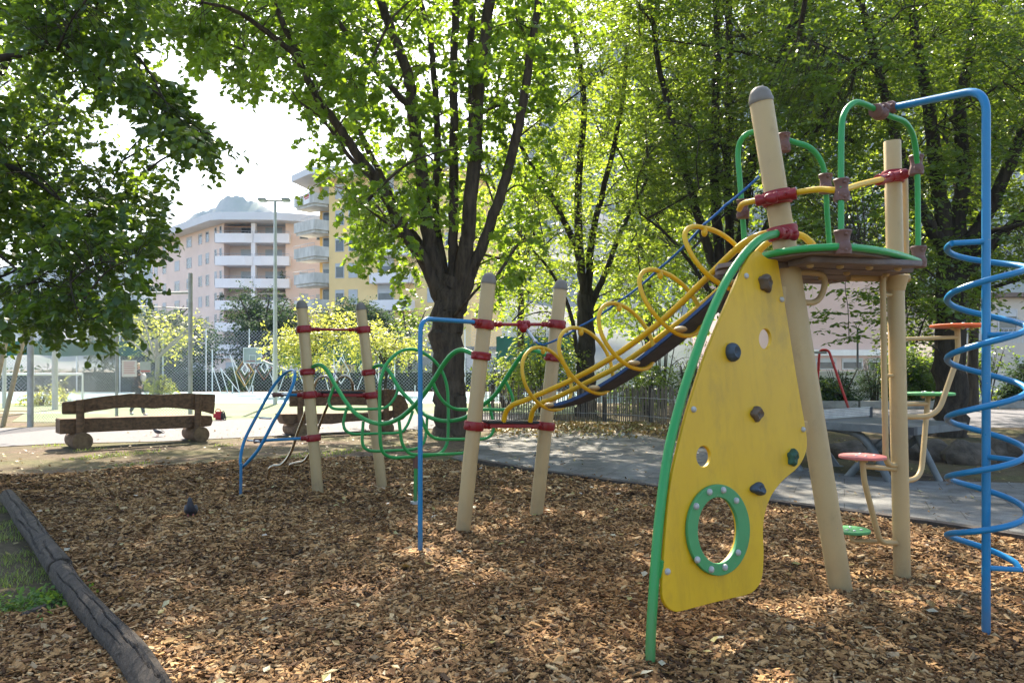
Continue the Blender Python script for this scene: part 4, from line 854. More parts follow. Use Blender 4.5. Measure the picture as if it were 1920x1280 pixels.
# signs on the fence
def at_fence(px, py):
    a, b = fpts[2], fpts[3]; n = Vector((-(b-a).y, (b-a).x, 0)).normalized(); n = n if n.y < 0 else -n
    return unproj(px, py, a+n*.03, n), n, (b-a).normalized()
for (cx, cy, wpx, hpx, lab, mm) in ((242.5, 690.5, 22, 31, 'larger white laminated notice with faint red lines on the chain-link', 1), (272.5, 688, 16, 20, 'smaller pale notice with a red bottom band on the chain-link', 2)):
    c, n, e = at_fence(cx, cy); s_ = c.y/FPX; up = Vector((0, 0, 1)); hw, hh = wpx*s_/2*1.15, hpx*s_/2
    root = thing('notice', lab, 'sign', c)
    m = MB(); m.prism([c-e*hw-up*hh, c+e*hw-up*hh, c+e*hw+up*hh, c-e*hw+up*hh], n*.006); m.build('sheet', MT['paper'] if mm == 1 else surf('grey_sheet', (.5, .52, .52), (.42, .46, .44), 9, .5), root, smooth=False)
    m = MB()
    if mm == 1:
        for k in range(7):
            z = hh*.7-k*hh*.22; l = hw*(.75-.25*((k*7) % 3)/3); m.prism([c-e*hw*.75+up*z+n*.007, c+e*l+up*z+n*.007, c+e*l+up*(z+hh*.07)+n*.007, c-e*hw*.75+up*(z+hh*.07)+n*.007], n*.002)
    else: m.prism([c-e*hw*.9-up*hh*.92+n*.007, c+e*hw*.9-up*hh*.92+n*.007, c+e*hw*.9-up*hh*.6+n*.007, c-e*hw*.9-up*hh*.6+n*.007], n*.002)
    m.build('print', surf('faded_red_print', (.6, .22, .22), rough=.6), root, smooth=False)
# football goal, far left
root = thing('football_goal', 'white football goal behind the left fence posts', 'goal', (-21, 30.5, 0))
g0, g1 = Vector((-22.6, 30.6, 0)), Vector((-17.6, 30.6, 0)); 
m = MB(); m.tube([g0, g0+Vector((0, 0, 1.25)), g1+Vector((0, 0, 1.25)), g1], .05, 10); m.build('goal_frame', MT['white'], root)
m = wire_panel(g0+Vector((0, 1, 0)), g1+Vector((0, 1, 0)), 0, 1.2, .18, .004); m.build('net', wire, root, smooth=False)
# far court fence with green windbreak
root = thing('windbreak_fence', 'green windbreak net on thin posts behind the court', 'fence', (-20, 47.5, 0))
gnet = surf('green_net', (.015, .11, .075), (.01, .07, .05), .6, .8)
for (x0, x1, z0, z1) in ((-36, -23.5, 2.3, 3.2), (-14.6, -9.2, 1.7, 3.2), (-1, 4, 1.6, 3.5)):
    m = MB(); seg = 14; vs = []; fs = []
    for i in range(seg+1):
        x = x0+(x1-x0)*i/seg
        for z in (z0, z1): vs.append((x, 47.5+.08*math.sin(i*1.9), z+.05*math.sin(i*1.3)))
    for i in range(seg): fs.append((2*i, 2*i+2, 2*i+3, 2*i+1))
    m.add(vs, fs); m.build('windbreak', gnet, root)
for i in range(15):
    x = -36+i*2.75; m = MB(); m.tube([(x, 47.6, 0), (x, 47.6, 4.0)], .035, 8); m.build('post', MT['white'], root)
wire_panel(Vector((-36, 47.65, 0)), Vector((5, 47.65, 0)), .05, 3.9, .22, .006).build('mesh_panel', wire, root, smooth=False)
# ornamental fence with diamonds
root = thing('diamond_fence', 'white zigzag bar fence with nested gold and white diamonds', 'fence', (-13, 45, 0))
Yf = 44.5; wx = lambda px: (px-960)/FPX*Yf; wz = lambda py: EYE-(py-690)/FPX*Yf
m = MB()
for i, px in enumerate(range(398, 950, 38)):
    x = wx(px); m = MB(); m.tube([(x, Yf, 0), (x, Yf, wz(655 if i % 3 == 0 else 722))], .035, 8); m.build('post', MT['white'], root)
m = MB()
zz = [(400, 690), (415, 742), (428, 742), (414, 690), (450, 742), (432, 664), (468, 742), (490, 662), (522, 742), (548, 664), (575, 742), (600, 668), (618, 740), (642, 664), (668, 740), (694, 668), (716, 738), (744, 668)]
for a, b in zip(zz, zz[1:]): m.tube([(wx(a[0]), Yf-.06, max(.05, wz(a[1]))), (wx(b[0]), Yf-.06, max(.05, wz(b[1])))], .026, 6)
m.build('zigzag_bar', MT['white'], root)
gold = surf('gold_paint', (.42, .27, .07), rough=.5); brown_ = surf('brown_paint', (.22, .1, .07), rough=.6)
for (cx, cy, w_, h, mt_) in ((460, 698, 17, 26, gold), (460, 694, 12, 19, brown_), (460, 692, 6, 10, MT['white']), (496, 690, 15, 22, brown_), (497, 688, 7, 11, MT['white']), (640, 695, 16, 24, MT['white']), (648, 694, 9, 15, gold), (690, 690, 17, 22, MT['white']), (620, 700, 10, 18, surf('violet_paint', (.16, .1, .25), rough=.6))):
    q = [Vector((wx(cx-w_), Yf-.1, wz(cy))), Vector((wx(cx), Yf-.1, wz(cy-h))), Vector((wx(cx+w_), Yf-.1, wz(cy))), Vector((wx(cx), Yf-.1, wz(cy+h)))]
    m = MB(); m.tube(q, .045, 6, closed=True); m.build('diamond', mt_, root)
# light mast
b = G(516, 758); root = thing('light_mast', 'tall slim grey floodlight mast beside the pink block', 'lamp post', b)
ht = EYE+(690-376)/FPX*b.y
m = MB(); m.tube([b, b+Vector((0, 0, ht))], [.095, .06], 12); m.build('mast', surf('mast_grey', (.52, .55, .56), (.42, .45, .46), 3, .5, .3), root)
m = MB(); m.tube([b+Vector((-.55, 0, ht)), b+Vector((.6, 0, ht-.02))], .04, 8); m.build('crossarm', galv, root)
for dx in (-.5, .48):
    m = MB(); m.box(b+Vector((dx, -.1, ht+.0)), (.34, .3, .09), M=Matrix.Rotation(R(-14), 3, 'X')); m.build('floodlight', galv, root, smooth=False, bevel=.02)
# basketball hoop
b = G(516, 748); c = P(474, 666, 42); root = thing('basketball_hoop', 'basketball backboard on an angled steel arm at the court end', 'basketball hoop', (c.x+1.6, 43, 0))
s_ = 42/FPX; m = MB(); x0, x1, z0, z1 = -17*s_, 16*s_, -14*s_, 14*s_
m.prism([c+Vector((x0, 0, z0)), c+Vector((x1, 0, z0)), c+Vector((x1, 0, z1)), c+Vector((x0, 0, z1))], (0, .05, 0)); m.build('backboard', surf('backboard_grey', (.36, .39, .38), (.3, .33, .33), 3, .4), root, smooth=False)
m = MB(); m.tube([c+Vector((x0, -.02, z0)), c+Vector((x1, -.02, z0)), c+Vector((x1, -.02, z1)), c+Vector((x0, -.02, z1))], .035, 6, closed=True)
m.tube([c+Vector((-6*s_, -.02, -11*s_)), c+Vector((6*s_, -.02, -11*s_)), c+Vector((6*s_, -.02, 0)), c+Vector((-6*s_, -.02, 0))], .025, 6, closed=True); m.build('board_line', MT['white'], root)
rr = [c+Vector((.23*math.cos(a), -.32+.23*math.sin(a), -11*s_)) for a in [k*math.pi/10 for k in range(20)]]; m = MB(); m.tube(rr, .012, 6, closed=True); m.build('rim', MT['redpaint'], root)
m = MB(); m.tube([c+Vector((.2, .08, -.2)), c+Vector((1.9, 1.1, -1.0)), Vector((c.x+2.0, 43.2, 0))], .07, 8); m.build('arm', galv, root)
# dark lamp post on the right
b = G(1608, 752); root = thing('street_lamp', 'thin dark lamp post with forked head in front of the pink wall', 'lamp post', b); ht = EYE+(690-604)/FPX*b.y
m = MB(); m.tube([b, b+Vector((0, 0, ht-.3))], [.06, .04], 10); m.build('pole', MT['dark'], root)
m = MB()
for s in (-1, 1): m.tube([b+Vector((0, 0, ht-.3)), b+Vector((.14*s, 0, ht))], .015, 6)
m.lathe([(.18, 0), (.19, .03), (.05, .06)], b+Vector((0, 0, ht)), n=14); m.build('lamp_head', MT['dark'], root)
# red swing frame
Ys = 27.0; ap = P(1545, 657, Ys); ap2 = P(1430, 657, Ys+1.2); root = thing('swing_frame', 'red A-shaped swing frame with grey crossbar beyond the table', 'swing', (ap.x-1, Ys, 0))
for a, (l, r_) in ((ap, (1530, 1592)), (ap2, (1412, 1450))):
    fl_ = P(l, 690, Ys+.9); fl_.z = 0; fr2 = P(r_, 690, Ys-.2); fr2.z = 0
    m = MB(); m.tube(fil([fl_, a+Vector((-.12, .1, .03)), a+Vector((.12, -.1, .03)), fr2], .18), .045, 10); m.build('leg_frame', MT['redpaint'], root)
m = MB(); m.tube([ap+Vector((.1, 0, -.06)), ap2+Vector((-.1, 0, -.06))], .06, 10); m.build('crossbar', MT['steel'], root)
# picket fence of split chestnut pales
root = thing('picket_fence', 'rustic fence of thin split pales in front of the bushes', 'fence', (3, 20.3, 0))
rg = random.Random(5); pw = surf('split_pale_wood', (.20, .165, .125), (.085, .07, .055), 7, .9, bs=.5, bscale=14, stretch=(3, 3, .4)); pdk = surf('fence_post_wood', (.045, .035, .028), (.02, .016, .013), 6, .9)
pp = [G(905, 790), G(950, 791), G(1100, 790), G(1185, 795), G(1290, 806), G(1420, 815)]
acc = 0; line = []
for a, b in zip(pp, pp[1:]):
    n = int((b-a).length/.068)
    for k in range(n): line.append((a+(b-a)*k/n, (b-a).normalized()))
m = MB()
for i, (p, e) in enumerate(line):
    h = rg.uniform(.92, 1.08); ln = e*rg.gauss(0, .022); w_ = rg.uniform(.026, .042)
    nrm = Vector((-e.y, e.x, 0))
    a, b = p, p+Vector((0, 0, h))+ln
    m.tube([a, a.lerp(b, .5)+nrm*rg.gauss(0, .006), b-Vector((0, 0, .04)), b], [w_*.5, w_*.5, w_*.48, w_*.2], 5)
m.build('pales', pw, root, ang=60)
for z in (.25, .72):
    m = MB(); m.tube([p+Vector((0, -.03, z+.01*math.sin(i))) for i, (p, e) in enumerate(line)][::3], .006, 5); m.build('wire', galv, root)
for i in range(4, len(line), 24):
    p = line[i][0]; m = MB(); m.tube([p+Vector((0, .06, 0)), p+Vector((.01, .06, 1.05))], .05, 9); m.build('post', pdk, root)
# boulders under the trees
rgn = random.Random(9)
bl = [(1648, 858, .36, .22, 'lichened boulder under the table'), (1745, 862, .32, .24, 'grey boulder by the dark trunk'), (1812, 868, .36, .26, 'pale boulder behind the table leg'), (1880, 862, .38, .26, 'boulder seen through the blue spiral'), (1690, 850, .34, .26, 'small boulder left of the dark trunk'), (1945, 866, .5, .36, 'boulder cut by the right picture edge'), (1590, 858, .3, .2, 'low flat boulder beside the leaning tan post')]
for px, py, r_, h, lab in bl:
    p = G(px, py); m = MB(); ph = [rgn.uniform(0, 6) for _ in range(6)]; vs = []; nu, nv = 22, 14; fs = []
    for i in range(nv+1):
        th = math.pi*i/nv
        for k in range(nu):
            a = 2*math.pi*k/nu; q = Vector((math.sin(th)*math.cos(a), math.sin(th)*math.sin(a), math.cos(th)))
            s_ = 1+.12*math.sin(2.3*q.x*2+ph[0])+.1*math.sin(3*q.y*2+ph[1])+.08*math.sin(5*q.z+4*q.x+ph[2])
            vs.append(p+Vector((q.x*r_*s_, q.y*r_*.8*s_, h*.35+q.z*h*s_)))
    for i in range(nv):
        for k in range(nu): fs.append((i*nu+k, (i+1)*nu+k, (i+1)*nu+(k+1) % nu, i*nu+(k+1) % nu))
    m.add(vs, fs); tag(m.build('boulder', MT['stone'], origin=p), lab, 'boulder', 'boulders behind the table')
# ================================================================== CLIMBING FRAME (one bolted structure)
root = thing('climbing_frame', 'multicoloured climbing frame with tan posts, yellow panel, green net, yellow loop bridge and blue spiral', 'climbing frame', (0.6, 6.6, 0))
def part(mb, name, mat, parent=None, **k):
    par = parent or root
    o = mb.build(name, mat, par, **k); ORG[o.name] = ORG[root.name]; return o
def post(b, t, r, cap=True):
    b, t = Vector(b), Vector(t); d = (t-b).normalized(); L = (t-b).length; m = MB()
    m.lathe([(r, -.15), (r, L-.0), (r*.98, L+.002)], b, d, 24); o = part(m, 'post', MT['tan'])
    if cap:
        m = MB(); m.lathe([(r*1.04, -.012), (r*1.06, .0), (r*1.06, .01), (r*1.0, .018), (r*.93, .045), (r*.72, .072), (r*.4, .088), (0.001, .094)], t, d, 24); part(m, 'cap', MT['cap'], o)
    return b, t, d, r, o
def on(p, z): b, t, d, r, o = p; return b+d*((z-b.z)/d.z)
A1 = post(G(597, 931), P(566, 577, 8.75), .064); A2 = post(G(717, 918), P(677, 580, 9.25), .064)
B1 = post(G(867, 1006), P(916, 530, 6.67), .066); B2 = post(G(1004, 978), P(1051, 541, 7.29), .066)
T1 = post(G(1579, 1121), P(1427, 190, 4.75), .073); T2 = post(G(1692, 1090), P(1673, 266, 5.2), .056, cap=False)
def ring(p, z, w_=.075, ex=.02, mat='red'):
    b, t, d, r, o = p; c = on(p, z); R_ = r+ex; m = MB()
    m.lathe([(r, -w_/2), (R_*.97, -w_/2), (R_+.006, -w_*.3), (R_+.002, 0), (R_+.006, w_*.3), (R_*.97, w_/2), (r, w_/2)], c, d, 22)
    side = Vector((-.5, -.85, 0)).normalized(); m.lathe([(.016, 0), (.016, .016), (.008, .022)], c+side*R_, side, 8)
    return part(m, 'clamp', MT[mat])
def sleeve(a, b_, r, fl=.009, mat='red'):
    r = r*.92
    a, b_ = Vector(a), Vector(b_); L = (b_-a).length; m = MB()
    m.lathe([(r, 0), (r+fl, .005), (r+fl, .03), (r+.002, .04), (r+.002, L*.5-.012), (r+fl*.8, L*.5-.006), (r+fl*.8, L*.5+.006), (r+.002, L*.5+.012), (r+.002, L-.04), (r+fl, L-.03), (r+fl, L-.005), (r, L)], a, b_-a, 14)
    d_ = (b_-a).normalized(); sd = Vector((-d_.x*d_.y*0-.1, -1, .15)); sd = (sd-d_*sd.dot(d_)).normalized()
    for q in (.27, .73): m.lathe([(.0095, 0), (.0095, .011), (.006, .014), (.006, .009)], a+d_*L*q+sd*r, sd, 6)
    m.tube([a+d_*.035+sd.cross(d_)*(r+.003), a+d_*(L-.035)+sd.cross(d_)*(r+.003)], .004, 5)
    return part(m, 'clamp', MT[mat])
def knuckle(c, ax, s=1.0, side=None):
    """two-lobed faded cast clamp"""
    c = Vector(c); ax = Vector(ax).normalized(); m = MB(); s = s*.84; k = .05*s
    m.lathe([(k*.55, -.075*s), (k*.98, -.07*s), (k*1.05, -.045*s), (k*.86, -.01*s), (k*.8, .015*s), (k*.9, .045*s), (k*1.08, .066*s), (k*.98, .074*s), (k*.6, .076*s)], c, ax, 14)
    sd = side or Vector((0, -1, 0)); m.lathe([(k*.75, 0), (k*.75, k*.8), (k*.5, k*1.02), (.001, k*1.05)], c-ax*.03*s, sd, 12)
    for q in (.045, -.05): m.lathe([(.009, 0), (.009, .01), (.004, .014)], c+ax*q*s+Vector((0, -k*.88, 0)), (0, -1, 0), 8)
    return part(m, 'clamp', MT['mauve'])
def bar(a, b_, r, mat, name='bar', n=12):
    m = MB(); m.tube([a, b_], r, n); return part(m, name, MT[mat])
def zat(py, Y): return EYE-(py-690)/FPX*Y
# cross bars of the two gates
for (p, q, yt, yl, Ym, nm) in ((A1, A2, 617, 740, 9, 'A'), (B1, B2, 608, 798, 7, 'B')):
    for py, rb in ((yt, .02), (yl, .026)):
        a = on(p, zat(py, p[0].y)); b_ = on(q, zat(py if nm == 'B' else py+1, q[0].y)); e = (b_-a).normalized()
        ring(p, a.z, .08); ring(q, b_.z, .08)
        bar(a+e*.06, b_-e*.06, rb*.8, 'red', 'crossbar')
        sleeve(a+e*.075, a+e*.2, rb*.9); sleeve(b_-e*.2, b_-e*.075, rb*.9)
        if py == yl:
            m = MB(); n_ = Vector((-e.y, e.x, 0)); up = Vector((0, 0, .022))
            m.prism([a+e*.13-n_*.05+up, b_-e*.13-n_*.05+up, b_-e*.13+n_*.22+up, a+e*.13+n_*.22+up], (0, 0, .025)); part(m, 'step', MT['black'], bevel=.006)
            m = MB(); m.prism([a+e*.15-n_*.045-up*.6, b_-e*.15-n_*.045-up*.6, b_-e*.15-n_*.035-up*.6, a+e*.15-n_*.035-up*.6], (0, 0, .03)); part(m, 'step_edge', MT['red'])
# middle rope clamp on B's top bar
a = on(B1, zat(608, 6.67)); b_ = on(B2, zat(608, 7.29)); mid = a.lerp(b_, .52); e = (b_-a).normalized()
sleeve(mid-e*.06, mid+e*.06, .034); m = MB(); m.ball(mid+Vector((0, -.03, -.035)), .045); part(m, 'clamp', MT['red'])
# --- green curved net
y1 = lambda px: 1/((1/8.75)+((1/6.67)-(1/8.75))*(px-584)/304); y2 = lambda px: 1/((1/9.25)+((1/7.29)-(1/9.25))*(px-698)/321)
t1 = [(581, 694), (588, 687), (600, 684), (613, 694), (630, 724), (656, 763), (679, 783), (712, 794), (745, 786), (777, 760), (805, 725), (831, 684), (850, 662), (868, 656), (890, 664)]
t2 = [(694, 694), (706, 686), (718, 686), (731, 698), (748, 727), (771, 753), (794, 775), (814, 785), (840, 789), (871, 783), (897, 765), (928, 740), (954, 701), (975, 670), (990, 657), (1005, 657), (1026, 666)]
m = MB(); m.tube(cat([P(x, y, y1(x)) for x, y in t1], 7), .0235, 12); net = part(m, 'climbing_net', MT['green'])
m = MB(); m.tube(cat([P(x, y, y2(x)) for x, y in t2], 7), .0235, 12); part(m, 'net_rail', MT['green'], net)
for p, px, py, yf in ((A1, 574, 697, y1), (A2, 688, 698, y2), (B1, 902, 667, y1), (B2, 1040, 670, y2)): ring(p, zat(py, p[0].y), .07)
U = [[z4(*q) for q in [(690, 560), (665, 625), (660, 652), (670, 676), (700, 690), (800, 691), (950, 688), (1000, 670), (1040, 620), (1056, 570)]],
     [z4(*q) for q in [(765, 680), (750, 730), (743, 775), (757, 812), (800, 832), (900, 831), (1060, 825), (1100, 795), (1125, 745), (1140, 700)]],
     [z4(*q) for q in [(857, 760), (852, 830), (852, 880), (868, 915), (910, 930), (1000, 928), (1150, 918), (1195, 890), (1213, 845), (1222, 740)]],
     [z5(*q) for q in [(110, 658), (116, 710), (124, 755), (142, 785), (172, 803), (280, 803), (385, 797), (430, 782), (452, 740), (458, 605)]],
     [z5(*q) for q in [(184, 605), (205, 645), (222, 690), (248, 725), (290, 738), (400, 738), (480, 735), (511, 710), (514, 665), (495, 585)]],
     [(812, 717), (821, 738), (834, 755), (853, 766), (877, 767.5), (920, 767.5), (948, 767), (960, 757), (960, 742), (947, 712)]]
for u in U:
    Ya, Yb = y1(u[0][0]), y2(u[-1][0]); xs = [q[0] for q in u]; x0, x1 = u[0][0], u[-1][0]
    pts = [P(q[0], q[1], 1/((1/Ya)+((1/Yb)-(1/Ya))*min(1, max(0, (q[0]-x0)/(x1-x0))))) for q in u]
    m = MB(); m.tube(cat(pts, 6), .0165, 10); part(m, 'net_rung', MT['green'], net)
hp = [z5(*q) for q in [(28, 700), (27, 560), (30, 490), (55, 420), (100, 372), (150, 353), (200, 362), (250, 393), (290, 440), (315, 510), (321, 600), (320, 720), (312, 765), (288, 797), (240, 808), (140, 815), (85, 817), (50, 803), (33, 770)]]
pts = [P(x, y, 7.72+(x-712)/128*.5) for x, y in hp]; m = MB(); m.tube(cat(pts, 6, closed=True), .018, 10, closed=True); part(m, 'net_hoop', MT['green'], net)
lt_ = P(780, 858, 8.0); m = MB(); fo = G(778, 945); fo.y = 8.0; fo.x = lt_.x-.01; fo.z = 0; m.tube([lt_, fo], .02, 10); part(m, 'net_leg', MT['green'], net)
m = MB(); m.lathe([(.03, -.07), (.034, -.05), (.03, 0), (.042, .04), (.038, .075)], lt_+Vector((0, 0, -.04)), n=12); part(m, 'clamp', MT['mauve'])
m = MB(); m.lathe([(.05, .05), (.05, .075), (.02, .08)], fo, n=12); part(m, 'foot_plate', MT['steel'])
# --- blue ladder loop at the left end
lad = [(451, 870, 8.72), (452, 850, 8.8), (459, 824, 8.86), (472, 797, 8.9), (492, 760, 8.95), (512, 725, 8.97), (530, 703, 8.95), (543, 695, 8.85), (551, 695, 8.72), (553, 706, 8.6), (547, 727, 8.55), (531, 760, 8.5), (513, 790, 8.5), (499, 817, 8.5), (484, 843, 8.52), (468, 862, 8.58), (457, 873, 8.66)]
m = MB(); m.tube(cat([P(*q) for q in lad], 6, closed=True), .0185, 10, closed=True); lo = part(m, 'ladder', MT['blue'])
for a, b_ in (((510, 738, 8.96), (541, 739, 8.53)), ((487, 783, 8.93), (508, 784, 8.5)), ((464, 825, 8.87), (486, 827, 8.51))):
    m = MB(); m.tube([P(*a), P(*b_)], .012, 8); part(m, 'rung', MT['steel'], lo)
m = MB(); f_ = G(451, 934); m.tube([P(452, 868, f_.y), f_-Vector((0, 0, .05))], .0175, 10); part(m, 'ladder_leg', MT['blue'], lo)
for (x, y, Y_), z in (((519, 740, 8.7), 740), ((484, 826, 8.65), 820)):
    s_ = P(x, y, Y_); e_ = on(A1, zat(z, 8.75)); d_ = (e_-s_).normalized(); bar(s_, e_-d_*.07, .017, 'blue', 'ladder_bar'); ring(A1, e_.z, .078); sleeve(e_-d_*.14, e_-d_*.07, .022); sleeve(s_-d_*.05, s_+d_*.08, .022, mat='mauve')
# --- curved sliding bars behind gate A
for dx, ft, pts in ((0, (503, 907), [(503, 907), (504, 882), (512, 873), (528, 870), (545, 848), (560, 805), (577, 760), (590, 722), (596, 710), (608, 705), (618, 710), (622, 725), (624, 741)]), (0, (541, 899), [(541, 899), (543, 874), (553, 868), (572, 862), (588, 835), (600, 795), (618, 750), (629, 720), (637, 708), (648, 704), (657, 709), (661, 722), (662, 741)])):
    Y0 = G(*ft).y; L = [P(x, y, Y0+(9.35-Y0)*min(1, max(0, (907-y)/190))) for x, y in pts]; L[0].z = -.05
    m = MB(); m.tube(cat(L, 6), .018, 10); part(m, 'sliding_bar', MT['inox'])
# --- blue bent pole beside gate B
b0 = G(788, 1052); zt_ = zat(597, b0.y); e_ = on(B1, zat(605, 6.67))
m = MB(); m.tube(fil([b0-Vector((0, 0, .1)), Vector((b0.x, b0.y, zt_)), e_], .13, 8), .019, 12); part(m, 'bent_pole', MT['blue']); d_ = (e_-Vector((b0.x, b0.y, zt_))).normalized(); sleeve(e_-d_*.19, e_-d_*.07, .026)
# --- yellow loop bridge
e12 = (on(B2, 1)-on(B1, 1)).normalized()
r1 = [(944, 790, 6.85), (950, 770, 6.82), (965, 757, 6.75), (990, 748, 6.68), (1080, 708, 6.3), (1160, 662, 5.95), (1241, 601, 5.6), (1316, 530, 5.3), (1360, 487, 5.12), (1395, 456, 5.0), (1425, 441, 4.93), (1445, 437, 4.95)]
r2 = [(994, 790, 7.05), (1000, 768, 7.0), (1015, 755, 6.95), (1040, 746, 6.85), (1110, 712, 6.55), (1170, 680, 6.3), (1250, 622, 5.95), (1330, 560, 5.6), (1400, 495, 5.35), (1440, 455, 5.25), (1480, 441, 5.2), (1505, 443, 5.15), (1525, 460, 5.1)]
c1 = cat([P(*q) for q in r1], 6); c2 = cat([P(*q) for q in r2], 6)
m = MB(); m.tube(c1, .0235, 12); br_ = part(m, 'loop_bridge', MT['yellow'])
m = MB(); m.tube(c2, .0235, 12); part(m, 'bridge_rail', MT['yellow'], br_)
def at_t(c, t): i = t*(len(c)-1); k = min(int(i), len(c)-2); return c[k].lerp(c[k+1], i-k)
loops = [((155, 885), (52, 1010), (190, 1192), (295, 1070)), ((345, 790), (237, 905), (415, 1110), (498, 980)), ((535, 668), (438, 785), (612, 987), (706, 870)), ((740, 503), (646, 600), (845, 822), (936, 690)), ((960, 287), (876, 375), (1085, 588), (1165, 440))]
tops = []; bots = []
for i, (t_, l_, b_, r_) in enumerate(loops):
    T_, L_, B_, R_ = [Vector((z6(*q)[0], z6(*q)[1], 0)) for q in (t_, l_, b_, r_)]
    Yc = 6.72-.44*i; Cx = (T_+L_+B_+R_)/4; c0 = P(Cx.x, Cx.y, Yc)
    dirn = (at_t(c1, .3+.13*i)-at_t(c1, .2+.13*i)); dirn = Vector((dirn.x, dirn.y, dirn.z*.6)).normalized()
    # conjugate-diameter ellipse through the four observed extremes
    va, vb = (T_-B_)/2, (R_-L_)/2; oc = (T_+B_)/2*.5+(L_+R_)/2*.5; pts = []
    for k in range(40):
        a = 2*math.pi*k/40; ca, sa = math.cos(a), math.sin(a)
        q = oc+(T_-oc)*max(ca, 0)+(B_-oc)*max(-ca, 0)+(R_-oc)*max(sa, 0)+(L_-oc)*max(-sa, 0)
        pts.append(unproj(q.x, q.y, c0, dirn))
    m = MB(); m.tube(pts, .0165, 10, closed=True); part(m, 'loop', MT['yellow'], br_); tops.append(pts[0]); bots.append(pts[20])
    m = MB(); m.ball(pts[0]+Vector((.0, -.01, -.03)), (.022, .022, .03)); part(m, 'rope_clip', MT['yellow'], br_)
    m = MB(); q = pts[21]; m.ball(q+Vector((.03, 0, .028)), (.05, .05, .022)); part(m, 'plank_clip', MT['tan'], br_)
# plank: a curved narrow walkway lying on the loop bottoms
pk = [(1020, 759, 6.62), (1060, 750, 6.55), (1100, 733, 6.35), (1160, 697, 6.02), (1240, 636, 5.6), (1320, 567, 5.2), (1372, 515, 4.98), (1400, 486, 4.9)]
ck = cat([P(*q) for q in pk], 6); m = MB(); wv = Vector((.74, .48, -.0)).normalized()*.20; vs = []; fs = []
for q in ck: vs += [q, q+wv, q+wv-Vector((0, 0, .028)), q-Vector((0, 0, .028))]
for i in range(len(ck)-1):
    for k in range(4): fs.append((4*i+k, 4*i+(k+1) % 4, 4*i+4+(k+1) % 4, 4*i+4+k))
fs += [(0, 1, 2, 3), tuple(4*(len(ck)-1)+k for k in (3, 2, 1, 0))]
m.add(vs, fs); part(m, 'walkway', MT['navy'], br_, smooth=False)
m = MB(); vs = []; fs = []
for q in ck: vs += [q+wv*.06-Vector((0, 0, .029)), q+wv*.94-Vector((0, 0, .029)), q+wv*.94-Vector((0, 0, .034)), q+wv*.06-Vector((0, 0, .034))]
for i in range(len(ck)-1):
    for k in range(4): fs.append((4*i+k, 4*i+(k+1) % 4, 4*i+4+(k+1) % 4, 4*i+4+k))
m.add(vs, fs); part(m, 'walkway_underside', MT['plankgrey'], br_, smooth=False)
# rope along the loop tops
rp = [P(988, 622, 6.95), P(1004, 640, 6.85), P(1014, 645, 6.75)]+[q+Vector((0, 0, .025)) for q in tops]+[P(1360, 385, 4.95), P(1424, 330, 4.85)]
cr_ = []
for i in range(len(rp)-1):
    sag = .0 if i < 1 else .028*(rp[i+1]-rp[i]).length
    for k in range(6): t = k/6; cr_.append(rp[i].lerp(rp[i+1], t)-Vector((0, 0, sag*4*t*(1-t))))
cr_.append(rp[-1]); m = MB(); m.tube(cr_, .009, 8); rope = part(m, 'rope', MT['rope'])
m = MB(); m.tube([rp[0]+Vector((0, 0, .02)), rp[1]], .014, 8); m.ball(rp[1], .022); part(m, 'shackle', MT['steel'], rope)
# --- climbing panel and its green edge tube
gb = G(1219, 1256); pn = (T1[1]-T1[0]).cross(gb-T1[0]).normalized(); pn = pn if pn.y < 0 else -pn
e1 = (T1[0]-gb).normalized(); e2 = pn.cross(e1); e2 = e2 if e2.z > 0 else -e2
pc = T1[0]+pn*.062
tub = [z7(*q) for q in [(58, 1246), (60, 1150), (66, 1050), (78, 880), (92, 750), (108, 640), (126, 560), (150, 470), (178, 385), (208, 300), (240, 222), (270, 160), (300, 112), (328, 76), (355, 50), (378, 36), (398, 30), (412, 27)]]
m = MB(); m.tube(cat([unproj(x, y, T1[0]+pn*.045, pn) for x, y in tub], 6), .025, 14); part(m, 'edge_tube', MT['green'])
out = [z7(*q) for q in [(352, 75), (360, 78), (372, 90), (386, 98), (408, 101), (413, 118), (428, 210), (442, 295), (456, 385), (474, 490), (488, 570), (492, 605), (490, 632), (478, 662), (460, 685), (430, 710), (402, 742), (383, 778), (372, 820), (369, 865), (371, 910), (369, 965), (362, 998), (345, 1022), (322, 1034), (296, 1040), (220, 1058), (140, 1079), (120, 1079), (103, 1068), (92, 1050), (88, 1025), (92, 940), (104, 790), (116, 700), (132, 628), (152, 545), (176, 465), (204, 380), (236, 300), (270, 220), (305, 140), (330, 95), (342, 80)]]
def to2(q): p = unproj(q[0], q[1], pc, pn)-pc; return (p.dot(e1), p.dot(e2))
